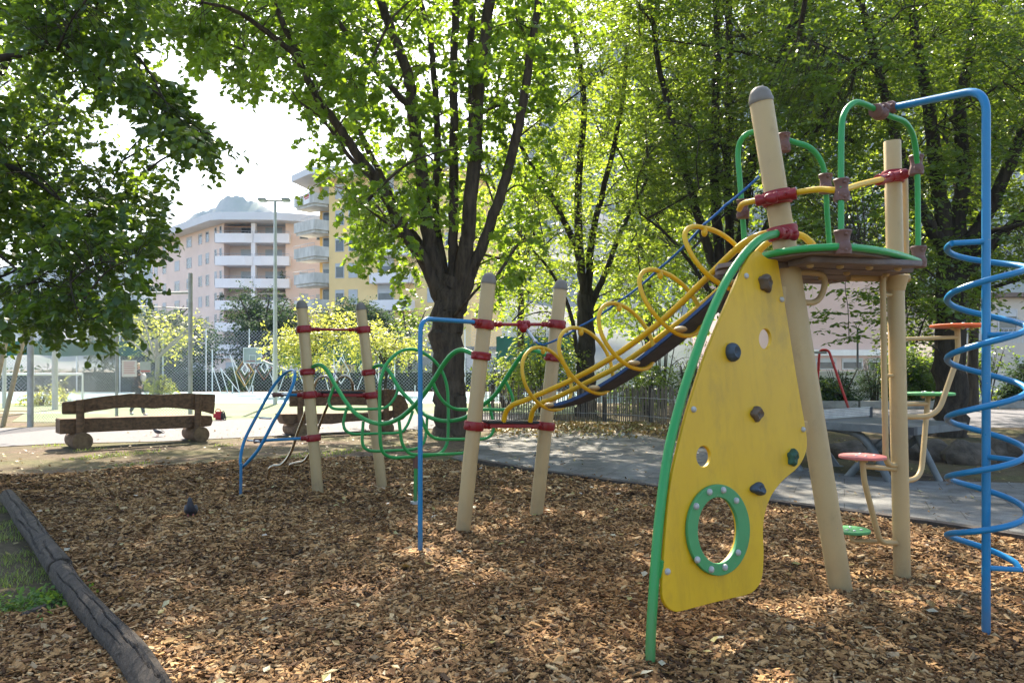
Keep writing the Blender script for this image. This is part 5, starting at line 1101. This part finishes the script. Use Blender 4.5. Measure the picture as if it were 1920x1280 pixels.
def plate(outer, holes, th, name, mat, parent=None, off=0, bev=.004):
    cu = bpy.data.curves.new('tmp', 'CURVE'); cu.dimensions = '2D'; cu.fill_mode = 'BOTH'; cu.extrude = th/2-bev; cu.bevel_depth = bev; cu.bevel_resolution = 1; cu.offset = -bev
    for ring_ in [outer]+holes:
        s = cu.splines.new('POLY'); s.points.add(len(ring_)-1); s.use_cyclic_u = True
        for k, q in enumerate(ring_): s.points[k].co = (q[0], q[1], 0, 1)
    ob = bpy.data.objects.new('tmp', cu); COL.objects.link(ob); dg = bpy.context.evaluated_depsgraph_get(); me = bpy.data.meshes.new_from_object(ob.evaluated_get(dg)); bpy.data.objects.remove(ob)
    m3 = e1.cross(e2); M = Matrix((( *e1, 0), (*e2, 0), (*m3, 0), (0, 0, 0, 1))).transposed(); M.translation = pc+pn*off-Vector(ORG[root.name])
    me.transform(M); me.materials.clear(); me.materials.append(mat); me.shade_smooth(); me.set_sharp_from_angle(angle=R(35)); me.name = name
    o = bpy.data.objects.new(name, me); COL.objects.link(o); o.parent = parent or root; ORG[o.name] = ORG[root.name]; return o
ell = lambda cx, cy, rx, ry, n=36, rot=0: [to2(z7(cx+rx*math.cos(2*math.pi*k/n), cy+ry*math.sin(2*math.pi*k/n))) for k in range(n)]
def panelmat():
    m, t, N, L, b = mk('yellow_panel')
    n = noise(N, L, 1.6, 6, .65); r = ramp(N, [(.3, (.52, .30, .002)), (.7, (.61, .365, .004))]); L.new(n.outputs[0], r.inputs[0])
    n2 = noise(N, L, 7, 10, .75, stretch=(1.4, 1.4, .3)); r2 = ramp(N, [(.48, (0,)*3), (.72, (.42,)*3)]); L.new(n2.outputs[0], r2.inputs[0])
    mx = N.new('ShaderNodeMix'); mx.data_type = 'RGBA'; L.new(r2.outputs[0], mx.inputs[0]); L.new(r.outputs[0], mx.inputs[6]); mx.inputs[7].default_value = (.33, .19, .008, 1)
    n4 = noise(N, L, 3.2, 7, .7, stretch=(1, 1, .6)); r4 = ramp(N, [(.55, (0,)*3), (.72, (.4,)*3)]); L.new(n4.outputs[0], r4.inputs[0])
    mz = N.new('ShaderNodeMix'); mz.data_type = 'RGBA'; L.new(r4.outputs[0], mz.inputs[0]); L.new(mx.outputs[2], mz.inputs[6]); mz.inputs[7].default_value = (.20, .14, .03, 1); mx = mz
    n3 = noise(N, L, 55, 8, .8); r3 = ramp(N, [(.63, (0,)*3), (.75, (.5,)*3)]); L.new(n3.outputs[0], r3.inputs[0])
    my = N.new('ShaderNodeMix'); my.data_type = 'RGBA'; L.new(r3.outputs[0], my.inputs[0]); L.new(mx.outputs[2], my.inputs[6]); my.inputs[7].default_value = (.16, .11, .03, 1)
    L.new(my.outputs[2], b.inputs['Base Color']); b.inputs['Roughness'].default_value = .5; bump(N, L, n3.outputs[0], .08, .004, b); return m
pan = plate([to2(q) for q in cat([Vector((*q, 0)) for q in out], 3, closed=True)] if False else [to2((q.x, q.y)) for q in cat([Vector((*q, 0)) for q in out], 3, closed=True)], [ell(375, 321, 17, 28), ell(203, 648, 20, 29), ell(236, 853, 62, 97)], .022, 'climbing_panel', panelmat())
gr_ = plate(ell(237, 852, 87, 127, 48), [ell(235, 853, 57, 92, 48)], .02, 'porthole_ring', MT['greenhpl'], pan, .0222)
def on_panel(x, y, off): q = z7(x, y); return unproj(q[0], q[1], pc+pn*off, pn)
def boltat(c, r, par): m = MB(); m.lathe([(r, 0), (r, r*.35), (r*.85, r*.7), (r*.5, r*.95), (.001, r*1.02)], c, pn, 14); part(m, 'bolt_cover', MT['bolt'], par)
for x, y in ((325, 145), (424, 211), (178, 517), (484, 573), (105, 969)): boltat(on_panel(x, y, .011), .017, pan)
for x, y in ((185, 787), (222, 747), (261, 742), (297, 771), (302, 916), (265, 957), (227, 963), (188, 936)): boltat(on_panel(x, y, .032), .018, pan)
rgh = random.Random(4)
for x, y, s_, mt_, sh in ((376, 166, .052, 'hold_n', 5), (284, 358, .052, 'hold_b', 0), (352, 530, .043, 'hold_n', 4), (452, 652, .045, 'hold_g', 5), (355, 738, .045, 'hold_b', 3)):
    m = MB(); c = on_panel(x, y, .011); n_ = 18; prof = []; vs = []; fs = []
    for j, (rr, hh) in enumerate(((1, 0), (1.04, .3), (.9, .62), (.62, .85), (.3, .7), (.12, .62))):
        for k in range(n_):
            a = 2*math.pi*k/n_; s2 = 1+(0 if sh == 0 else .16*math.cos(sh*a+x)+.09*math.sin(2*a+y)); ex = 1.25 if sh == 3 else 1
            vs.append(c+(e1*math.cos(a)*ex+e2*math.sin(a)/ex)*s_*rr*s2+pn*hh*s_*(1+.2*math.sin(a+x) if sh else 1))
    for j in range(5):
        for k in range(n_): fs.append((j*n_+k, j*n_+(k+1) % n_, (j+1)*n_+(k+1) % n_, (j+1)*n_+k))
    fs.append(tuple(5*n_+k for k in range(n_))); m.add(vs, fs); h = part(m, 'hand_hold', MT[mt_], pan, ang=50)
    m = MB(); m.lathe([(.009, .56*s_), (.009, .66*s_), (.004, .68*s_)], c, pn, 6); part(m, 'hold_bolt', MT['dark'], pan)
for px, py in ((1467, 560), (1509, 800), (1468, 548)):
    c = unproj(px, py, T1[0]+pn*.03, pn); m = MB(); m.box(c, (.035, .03, .07)); part(m, 'panel_bracket', MT['tan'], pan, bevel=.004)
m = MB(); c = on_panel(95, 960, -.01); m.box(c-e1*.02, (.03, .03, .09)); part(m, 'panel_bracket', MT['green'], pan, bevel=.004)
ring(T1, zat(436, 4.77), .085, .018); cc = unproj(*z7(418, 27), T1[0]+pn*.045, pn); sleeve(cc-e1*.03+pn*.01, cc+e1*.13+pn*.03, .032)
# --- platform
zd = 2.2; rim_px = [(1432, 480, 4.70), (1455, 474, 4.60), (1500, 467, 4.45), (1540, 464, 4.36), (1580, 463, 4.33), (1620, 466, 4.38), (1660, 472, 4.50), (1695, 481, 4.72), (1722, 490, 4.95)]
rim = [P(x, y, 980/(690-y)) for x, y, _ in rim_px]; rimc = cat(rim, 6)
m = MB(); m.tube(rimc, .0215, 12); pf = part(m, 'platform_rim', MT['green'])
back = [Vector((2.62, 5.55, zd)), Vector((2.05, 5.72, zd)), Vector((1.45, 5.45, zd)), Vector((1.38, 5.0, zd))]
ol = [p+Vector((0, .03, -.03)) for p in rimc]+[q+Vector((0, 0, -.03)) for q in back]
m = MB(); m.prism(ol, (0, 0, .028)); dk_ = part(m, 'deck', MT['deck'], smooth=False)
ax = Vector((.97, .24, 0)).normalized(); nx_ = Vector((-ax.y, ax.x, 0)); cen = Vector((2.05, 5.0, zd-.031))
for k in range(4):
    off_ = -.36+k*.27; c = cen+nx_*off_; hl = [.40, .58, .60, .50][k]; m = MB()
    m.prism([c-ax*hl-nx_*.115, c+ax*hl-nx_*.115, c+ax*hl+nx_*.115, c-ax*hl+nx_*.115], (0, 0, -.035)); part(m, 'deck_plank', MT['deck'], dk_, bevel=.006)
    for j in range(4):
        q = c+ax*hl*(-.8+.53*j)+Vector((0, 0, -.035)); m = MB(); m.lathe([(.022, 0), (.022, .012), (.012, .02)], q, (0, 0, -1), 10); part(m, 'deck_bolt', MT['tan'], dk_)
m = MB(); p1_ = on(T1, 2.12); m.tube(fil([p1_, p1_+Vector((.3, .12, 0)), p1_+Vector((.24, .1, -.2)), on(T1, 1.93)], .1), .02, 10); part(m, 'deck_brace', MT['tan'])
p2_ = on(T2, 2.09); m = MB(); m.lathe([(.06, -.05), (.085, .05)], p2_, n=16); m.tube([p2_+Vector((-.35, -.05, .04)), p2_+Vector((.1, .02, .04))], .03, 10); part(m, 'deck_bracket', MT['tan'])
m = MB(); m.ball(P(1550, 520, 5.4), (.06, .03, .03)); m.ball(P(1566, 520, 5.4), (.04, .03, .03)); part(m, 'clamp', MT['mauve'])
# handrail loops
l1 = [(1398, 478, 5.05), (1393, 412, 5.05), (1387, 337, 5.05), (1384, 285, 5.05), (1393, 258, 5.02), (1414, 248, 5.0), (1450, 255, 4.98), (1490, 267, 4.98), (1518, 277, 4.98), (1538, 300, 5.0), (1547, 333, 5.02), (1551, 402, 5.05), (1556, 470, 5.08)]
m = MB(); m.tube(cat([P(*q) for q in l1], 6), .0185, 12); part(m, 'handrail_hoop', MT['green'])
l2 = [(1577, 462, 4.34), (1577, 353, 4.34), (1578, 245, 4.34), (1584, 211, 4.36), (1602, 193, 4.40), (1622, 196, 4.45), (1642, 206, 4.52), (1672, 219, 4.62), (1696, 229, 4.72), (1711, 252, 4.82), (1718, 287, 4.88), (1720, 330, 4.92), (1722, 485, 4.95)]
m = MB(); m.tube(cat([P(*q) for q in l2], 6), .0175, 12); part(m, 'handrail_hoop', MT['green'])
yb_ = [(1386, 393, 4.86), (1394, 382, 4.78), (1420, 376, 4.64), (1460, 370, 4.60), (1500, 360, 4.54), (1540, 355, 4.44), (1575, 357, 4.38), (1612, 346, 4.6), (1650, 337, 4.9), (1680, 332, 5.08), (1705, 324, 5.05), (1718, 314, 4.98)]
cy_ = cat([P(*q) for q in yb_], 6); m = MB(); m.tube(cy_, .0185, 12); part(m, 'handrail_bar', MT['yellow'])
q0, q1 = P(1416, 377, 4.645), P(1494, 362, 4.55); sleeve(q0, q1, .03); ring(T1, zat(369, 4.74), .09, .016); m = MB(); m.ball(P(1447, 372, 4.6), (.05, .035, .035)); part(m, 'clamp', MT['red'])
q0, q1 = P(1645, 338, 4.93), P(1697, 326, 5.06); sleeve(q0, q1, .03); ring(T2, zat(332, 5.2), .085, .016)
up = Vector((0, 0, 1))
for c, s_, a in ((P(1393, 392, 4.95), 1, up), (P(1578, 357, 4.355), 1.05, up), (P(1548, 345, 5.0), 1.05, up), (P(1718, 310, 4.93), 1.05, up), (P(1580, 455, 4.33), 1.15, up), (P(1722, 482, 4.95), 1.15, up), (P(1470, 268, 4.95), 1.0, up)): knuckle(c, a, s_)
bs_, be_ = P(1640, 208, 4.5), P(1672, 202, 4.62); sleeve(bs_, be_, .03, .014, 'mauve'); m = MB(); m.ball(P(1650, 213, 4.54), (.055, .04, .04)); part(m, 'clamp', MT['mauve'])
# --- blue spiral pole
sb = G(1849, 1212); top = Vector((sb.x, sb.y, zat(166, sb.y)))
m = MB(); m.tube(fil([sb-Vector((0, 0, .1)), top, P(1672, 202, 4.62)], .13, 8), .0215, 14); sp = part(m, 'spiral_pole', MT['blue'])
rs = .182; zs = [2.172, 1.905, 1.578, 1.25, .924, .612, .435]; pts = []
for k in range(len(zs)-1):
    half = 36 if k < 5 else 18
    for j in range(half):
        t = j/36; a = math.pi-2*math.pi*t; z = zs[k]+(zs[k+1]-zs[k])*(t if k < 5 else t*2)
        if k == 0: z = zs[0]+(zs[1]-zs[0])*(t**1.15)
        pts.append(Vector((sb.x+rs*math.cos(a), sb.y+rs*math.sin(a), z)))
pts.append(Vector((sb.x+rs, sb.y, zs[-1]-.02)))
m = MB(); m.tube(pts, .0165, 12); part(m, 'coil', MT['blue'], sp)
m = MB(); m.tube([pts[0], Vector((sb.x, sb.y, zs[0]+.01))], .0155, 10); part(m, 'coil_bar', MT['blue'], sp)
m = MB(); m.tube([pts[-1]+Vector((.01, 0, 0)), Vector((sb.x, sb.y, zs[-1]-.01))], .0145, 10); part(m, 'coil_bar', MT['blue'], sp)
for z, a in ((1.68, .9), (1.02, 2.2)):
    m = MB(); k = min(range(len(pts)), key=lambda i: abs(pts[i].z-z)); m.tube([pts[k], Vector((sb.x, sb.y, pts[k].z))], .0145, 10); part(m, 'coil_bar', MT['blue'], sp)
# --- tan ladder pod steps on the second tower post
def pod(px, py, w_, Y, mat, thick=.022):
    c = P(px, py, Y); r_ = w_/2*Y/FPX; m = MB(); m.lathe([(r_*.96, -thick/2), (r_, -thick*.3), (r_, thick*.3), (r_*.96, thick/2), (.001, thick/2+.001)], c, n=28); o = part(m, 'pod_step', MT[mat], ang=50)
    for dx, dy in ((.4, -.3), (-.4, -.3), (.1, .4), (-.1, -.55)):
        m = MB(); m.lathe([(.011, 0), (.011, .005), (.003, .009)], c+Vector((dx*r_, dy*r_, thick/2)), n=8); part(m, 'step_bolt', MT['steel'], o)
        m = MB(); m.lathe([(.014, 0), (.012, .014), (.004, .02)], c+Vector((dx*r_, dy*r_, -thick/2)), (0, 0, -1), n=8); part(m, 'step_nut', MT['tan'], o)
    return c
tube_r = .019
def tn(pts, r=tube_r, f_=.1, nm='pod_arm'): m = MB(); m.tube(fil(pts, f_, 8), r, 10); return part(m, nm, MT['tan'])
c = pod(1795, 611, 93, 5.45, 'orange'); tn([c-up*.02, P(1797, 665, 5.45), P(1757, 781, 5.3), on(T2, zat(781, 5.23))], f_=.13); tn([P(1797, 632, 5.45), on(T2, zat(636, 5.22))], .014)
c = pod(1740, 738, 90, 5.6, 'greenhpl'); tn([c-up*.02, P(1736, 790, 5.55), P(1727, 895, 5.4), on(T2, zat(904, 5.23))], f_=.12); tn([P(1737, 757, 5.58), on(T2, zat(757, 5.22))], .016)
c = pod(1617, 856, 83, 5.05, 'pink'); tn([c-up*.02, P(1620, 900, 5.05), P(1650, 1016, 5.15), on(T2, zat(1018, 5.24))], f_=.06); tn([P(1619, 874, 5.05), on(T2, zat(880, 5.23))], .016)
c = pod(1597, 994, 66, 5.35, 'greenhpl'); tn([c-up*.02, P(1597, 1014, 5.33), on(T2, zat(1015, 5.24))], .016, .03)
tn([P(1655, 512, 5.15), P(1658, 700, 5.15), P(1661, 872, 5.15), on(T2, zat(872, 5.23))], .02, .12, 'grab_rail')
for py in (553, 704): tn([P(1657, py, 5.15), on(T2, zat(py, 5.23))], .012)
tn([P(1693, 318, 5.3), P(1697, 335, 5.3), P(1699, 480, 5.3)], .02, .05, 'grab_rail')
# ================================================================== TABLE
root = thing('table_tennis_table', 'grey outdoor table tennis table with perforated metal net', 'table', (4.6, 10.6, 0))
def tpart(mb, name, mat, parent=None, **k): o = mb.build(name, mat, parent or root, **k); ORG[o.name] = ORG[root.name]; return o
c0 = Vector((5.02, 9.33, .76)); la = Vector((-.6, .8, 0)); sa_ = Vector((.8, .6, 0)); Lg, Sh = 2.74, 1.525
corner = lambda u, v, z=0: c0+la*u+sa_*v+Vector((0, 0, z))
m = MB(); m.prism([corner(.02, .02, -.02), corner(Lg-.02, .02, -.02), corner(Lg-.02, Sh-.02, -.02), corner(.02, Sh-.02, -.02)], (0, 0, .02)); tpart(m, 'tabletop', MT['tabletop'], smooth=False)
m = MB()
for u0, u1, v0, v1 in ((0, Lg, 0, .02), (0, Lg, Sh-.02, Sh), (0, .02, .021, Sh-.021), (Lg-.02, Lg, .021, Sh-.021)): m.prism([corner(u0, v0, -.1), corner(u1, v0, -.1), corner(u1, v1, -.1), corner(u0, v1, -.1)], (0, 0, .097))
tpart(m, 'apron', MT['frametube'], smooth=False)
m = MB(); m.prism([corner(-.004, -.004, -.102), corner(.09, -.004, -.102), corner(.09, .09, -.102), corner(-.004, .09, -.102)], (0, 0, .1)); tpart(m, 'corner_cap', MT['dark'], smooth=False)
m = MB()
for k in range(61):
    v = -.06+k*(Sh+.12)/60
    m.prism([corner(Lg/2-.002, v-.004, .02), corner(Lg/2+.002, v-.004, .02), corner(Lg/2+.002, v+.004, .02), corner(Lg/2-.002, v+.004, .02)], (0, 0, .13))
for z in (.02, .045, .07, .095, .12, .145): m.prism([corner(Lg/2-.0035, -.06, z), corner(Lg/2+.0035, -.06, z), corner(Lg/2+.0035, Sh+.06, z), corner(Lg/2-.0035, Sh+.06, z)], (0, 0, .009))
tpart(m, 'net', MT['steel'], smooth=False)
for v in (-.06, Sh+.06): m = MB(); m.box(corner(Lg/2, v, .07), (.04, .04, .16)); tpart(m, 'net_post', MT['dark'], smooth=False)
for v in (.28, Sh-.28):
    for s in (-1, 1):
        f0 = corner(Lg/2+s*.34, v, -.78); t0 = corner(Lg/2+s*1.12, v, -.08)
        m = MB(); m.tube(cat([f0, f0.lerp(t0, .3)+Vector((0, 0, .07)), f0.lerp(t0, .65)+Vector((0, 0, .09)), t0], 5), .05, 12); m.tube([f0, f0+Vector((0, 0, .03))], .09, 12); tpart(m, 'leg', MT['frametube'])
f0 = G(1762, 903); m = MB(); m.tube([f0, corner(.35, .75, -.08)], .045, 12); tpart(m, 'leg', MT['frametube'])
f0 = G(1668, 905); m = MB(); m.tube(cat([f0, P(1640, 850, 9.9), P(1605, 812, 10.1), corner(1.6, .3, -.08)], 5), .05, 12); tpart(m, 'leg', MT['frametube'])
# ================================================================== BENCHES
def bench(label, pL, pR, back, seat, posts, logs, mt='wood', seat_d=.42, endboard=None):
    e = (pR-pL); e.z = 0; e.normalize(); n = Vector((e.y, -e.x, 0)); n = n if n.y < 0 else -n
    rt = thing('bench', label, 'bench', (pL+pR)/2, 'rustic wooden benches along the path')
    def bp(mb, name, mat, parent=None, **k): o = mb.build(name, mat, parent or rt, **k); ORG[o.name] = ORG[rt.name]; return o
    def plank(px, off, th, name):
        q = [unproj(x, y, pL+n*off, n) for x, y in px]; m = MB(); m.prism(q, -n*th); o = bp(m, name, MT[mt], bevel=.012, ang=30); return o
    plank(back, -.0, .075, 'backrest'); plank(seat, -.03, seat_d, 'seat')
    if endboard: plank(endboard, .015, .05, 'end_board')
    for (x0, y0, x1, y1, r_) in posts:
        a, b = unproj(x0, y0, pL+n*.05, n), unproj(x1, y1, pL+n*.05, n); m = MB(); m.tube([a, b], [r_, r_*.9], 12); bp(m, 'backpost', MT[mt])
    for (x, y, r_) in logs:
        c = unproj(x, y, pL+n*.16, n); m = MB(); m.tube([c, c-n*.25, c-n*.75], [r_, r_*1.02, r_*.97], 24); o = bp(m, 'foot_log', MT[mt]); m = MB(); m.lathe([(r_*.97, 0), (r_*.95, .006), (.001, .007)], c, n, 24); bp(m, 'log_end', MT['endgrain'], o)
zb = zm(0, 580, 4)
bench('dark rustic wooden bench with wavy back plank on two log feet, nearer the court fence', G(155, 840), G(378, 826),
      [zb(*q) for q in [(468, 695), (540, 688), (600, 678), (700, 662), (800, 648), (900, 640), (980, 630), (1080, 634), (1200, 640), (1300, 634), (1400, 628), (1500, 633), (1617, 636), (1614, 710), (1605, 786), (1540, 768), (1450, 752), (1350, 742), (1240, 735), (1200, 740), (1150, 744), (1050, 737), (950, 735), (850, 742), (790, 752), (700, 762), (620, 780), (560, 786), (468, 786)]],
      [zb(*q) for q in [(450, 822), (700, 815), (1000, 805), (1250, 800), (1500, 793), (1590, 797), (1597, 835), (1585, 872), (1500, 884), (1300, 893), (1000, 906), (700, 920), (560, 928), (450, 936)]],
      [(*zb(606, 940), *zb(598, 676), .075), (*zb(1482, 900), *zb(1487, 632), .07)], [(*zb(622, 990), .17), (*zb(1512, 938), .16)])
zc = zm(520, 700, 6.857)
bench('dark wooden bench with broad rounded end board, behind the green net and tan posts', G(*zc(250, 800)), G(*zc(1410, 735)),
      [zc(*q) for q in [(165, 225), (500, 215), (900, 212), (1300, 208), (1540, 205), (1545, 420), (1300, 415), (1000, 408), (700, 412), (330, 422), (165, 426)]],
      [zc(*q) for q in [(52, 522), (400, 518), (800, 512), (1200, 508), (1490, 470), (1495, 560), (1440, 600), (1150, 605), (900, 622), (700, 650), (380, 647), (110, 655), (75, 590)]],
      [(*zc(300, 700), *zc(290, 215), .07), (*zc(1400, 690), *zc(1400, 200), .07)], [(*zc(310, 730), .16), (*zc(1430, 705), .15)], endboard=[zc(*q) for q in [(1480, 330), (1530, 270), (1590, 268), (1640, 310), (1680, 390), (1692, 470), (1670, 540), (1620, 590), (1560, 610), (1500, 600)]])
# ================================================================== LIVING THINGS AND BAG
def skin(name, V, rad, E, mat, parent, rootv=0, sub=2):
    me = bpy.data.meshes.new(name); me.from_pydata([tuple(v) for v in V], E, []); bm = bmesh.new(); bm.from_mesh(me); ly = bm.verts.layers.skin.verify(); bm.verts.ensure_lookup_table()
    for i, v in enumerate(bm.verts): r_ = rad[i]; v[ly].radius = r_ if hasattr(r_, '__len__') else (r_, r_); v[ly].use_root = (i == rootv)
    bm.to_mesh(me); bm.free(); o = bpy.data.objects.new(name, me); COL.objects.link(o); a = o.modifiers.new('s', 'SKIN'); a.use_smooth_shade = True; s = o.modifiers.new('d', 'SUBSURF'); s.levels = sub; s.render_levels = sub
    dg = bpy.context.evaluated_depsgraph_get(); m2 = bpy.data.meshes.new_from_object(o.evaluated_get(dg)); bpy.data.objects.remove(o); m2.shade_smooth(); m2.materials.clear(); m2.materials.append(mat); m2.name = name
    o = bpy.data.objects.new(name, m2); COL.objects.link(o)
    if parent is not None: o.parent = parent; ORG[o.name] = ORG[parent.name]
    return o
skinm = surf('skin', (.45, .25, .17), rough=.6); hairm = surf('fair_hair', (.42, .34, .22), (.3, .22, .13), 30, .7); jack = surf('dark_jacket', (.02, .02, .03), (.012, .012, .02), 6, .85); shirt = surf('pale_bag', (.5, .5, .52), rough=.8); trou = surf('dark_trousers', (.025, .03, .045), rough=.85); shoe = surf('pale_shoe', (.5, .48, .46), rough=.6)
pp_ = G(258, 780); rt = thing('person', 'person in dark jacket with pale chest bag walking right behind the chain-link fence', 'person', pp_)
# body, walking to the right (+X)
bv = [(0, 0, .92), (.01, 0, 1.12), (.03, 0, 1.32), (.05, 0, 1.42), (.065, 0, 1.49), (.075, 0, 1.57), (.08, 0, 1.63),
      (.02, -.1, .88), (.16, -.1, .5), (.24, -.1, .09), (.34, -.1, .04), (-.02, .1, .88), (-.06, .1, .5), (-.28, .1, .14), (-.2, .1, .05),
      (.03, -.18, 1.38), (.0, -.22, 1.12), (.16, -.21, .93), (.24, -.2, .88), (.03, .18, 1.38), (-.06, .22, 1.12), (.02, .22, .9), (.07, .21, .85)]
br2 = [(.13, .12), (.12, .115), (.14, .12), (.09, .08), (.05, .05), (.085, .075), (.07, .065), .085, .055, .035, .03, .085, .055, .035, .03, .055, .042, .032, .03, .055, .042, .032, .03]
be = [(0, 1), (1, 2), (2, 3), (3, 4), (4, 5), (5, 6), (0, 7), (7, 8), (8, 9), (9, 10), (0, 11), (11, 12), (12, 13), (13, 14), (3, 15), (15, 16), (16, 17), (17, 18), (3, 19), (19, 20), (20, 21), (21, 22)]
skin('body', bv, br2, be, skinm, rt)
def grow(idx, add):
    mp_ = {k: i for i, k in enumerate(idx)}; return [bv[k] for k in idx], [tuple(x+add for x in (br2[k] if hasattr(br2[k], '__len__') else (br2[k],)*2)) for k in idx], [(mp_[a], mp_[b]) for a, b in be if a in mp_ and b in mp_]
V, r_, E = grow([0, 1, 2, 3, 15, 16, 17, 19, 20, 21], .02); skin('jacket', V, r_, E, jack, rt)
V, r_, E = grow([0, 7, 8, 9, 11, 12, 13], .016); skin('trousers', V, r_, E, trou, rt)
for a, b in ((9, 10), (13, 14)): skin('shoe', [Vector(bv[a])-Vector((.02, 0, .04)), Vector(bv[b])+Vector((.03, 0, 0))], [.05, .04], [(0, 1)], shoe, rt)
skin('hair', [(.05, 0, 1.53), (.055, 0, 1.6), (.075, 0, 1.66)], [(.075, .085), (.095, .09), (.07, .075)], [(0, 1), (1, 2)], hairm, rt)
m = MB(); m.ball((.19, -.02, 1.2), (.08, .12, .13)); o = m.build('chest_bag', shirt, None); o.parent = rt
m = MB(); m.tube([(.05, -.1, 1.44), (.2, -.1, 1.3)], .02, 6); m.tube([(.05, .1, 1.44), (.2, .1, 1.3)], .02, 6); o = m.build('strap', shirt, None); o.parent = rt
for k in range(5):
    pass
def pigeon(label, loc, yaw, c_body, seed):
    rt = thing('pigeon', label, 'pigeon', loc, 'pigeons on the ground'); rt.rotation_euler = (0, -.32 if seed == 1 else 0, yaw)
    b = skin('body', [(-.02, 0, .105), (.045, 0, .118), (.085, 0, .15), (.10, 0, .185), (.108, 0, .21), (-.08, 0, .095), (-.16, 0, .078)], [(.052, .05), (.05, .048), (.03, .03), (.021, .021), (.022, .02), (.035, .028), (.02, .008)], [(0, 1), (1, 2), (2, 3), (3, 4), (0, 5), (5, 6)], c_body, rt)
    m = MB(); m.lathe([(.008, 0), (.005, .014), (.001, .028)], (.126, 0, .206), (1, 0, -.25), 8); o = m.build('beak', MT['dark'], None); o.parent = rt
    for s in (-1, 1):
        w2 = skin('wing', [(.045, .042*s, .13), (-.04, .052*s, .118), (-.14, .03*s, .09)], [(.012, .032), (.014, .036), (.006, .014)], [(0, 1), (1, 2)], surf('wing_grey', (.11, .12, .14), (.05, .055, .065), 12, .7), rt)
        m = MB(); m.tube([(0, .022*s, .075), (.005, .024*s, .005)], .0055, 6); 
        for a in (-.5, 0, .5): m.tube([(.005, .024*s, .006), (.005+.035*math.cos(a), .024*s+.035*math.sin(a), .003)], .004, 5)
        o = m.build('leg', surf('pigeon_leg', (.4, .1, .08), rough=.6), None); o.parent = rt
        m = MB(); m.ball((.118, .0185*s, .214), .0045); o = m.build('eye', surf('pigeon_eye', (.5, .15, .03), rough=.2), None); o.parent = rt
pl_ = G(357, 973, .07); pl_.z = .05
pigeon('dark pigeon standing on the wood chips, facing the camera', pl_, R(-72), surf('pigeon_dark', (.035, .037, .045), (.02, .02, .03), 20, .6), 1)
pl_ = G(296, 819); pl_.z = .012
pigeon('grey pigeon on the path under the left bench, facing left', pl_, R(172), surf('pigeon_grey', (.10, .11, .13), (.06, .065, .08), 20, .6), 2)
pb = G(412, 788); pb.z = .01; rt = thing('bag', 'red sports bag with a black strap lying at the edge of the court', 'bag', pb)
m = MB(); vs = []
m.box(pb+Vector((-.02, 0, .13)), (.30, .2, .24)); o = m.build('bag_body', surf('red_cloth', (.5, .03, .04), (.36, .02, .03), 6, .8, bs=.4, bscale=14), rt, bevel=.06); ORG[o.name] = ORG[rt.name]
m = MB(); m.tube(cat([pb+Vector(q) for q in ((.09, -.1, .22), (.16, -.12, .26), (.2, -.12, .15), (.21, -.1, .02), (.13, -.11, .03))], 5), .015, 6); m.build('strap', MT['black'], rt)
m = MB(); m.box(pb+Vector((.10, -.02, .12)), (.06, .21, .2)); m.build('end_pocket', MT['black'], rt, bevel=.02)
m = MB(); m.tube(cat([pb+Vector(q) for q in ((-.12, -.05, .24), (-.06, -.06, .31), (.02, -.06, .31), (.06, -.05, .24))], 5), .012, 6); m.build('handle', surf('red_strap', (.42, .03, .04), rough=.8), rt)
# ================================================================== AIR
hz = MB(); hz.box((0, 700, 214), (3400, 1600, 430)); m_, t, N, L, b = mk('haze_air'); N.remove(b)
pvn = N.new('ShaderNodeVolumePrincipled'); pvn.inputs['Density'].default_value = .00026; pvn.inputs['Color'].default_value = (.55, .75, 1, 1); pvn.inputs['Anisotropy'].default_value = .0
L.new(pvn.outputs[0], N['Material Output'].inputs['Volume'])
o = hz.build('haze', m_, smooth=False); tag(o, 'thin pale summer air haze over the whole park', 'haze', kind='stuff')
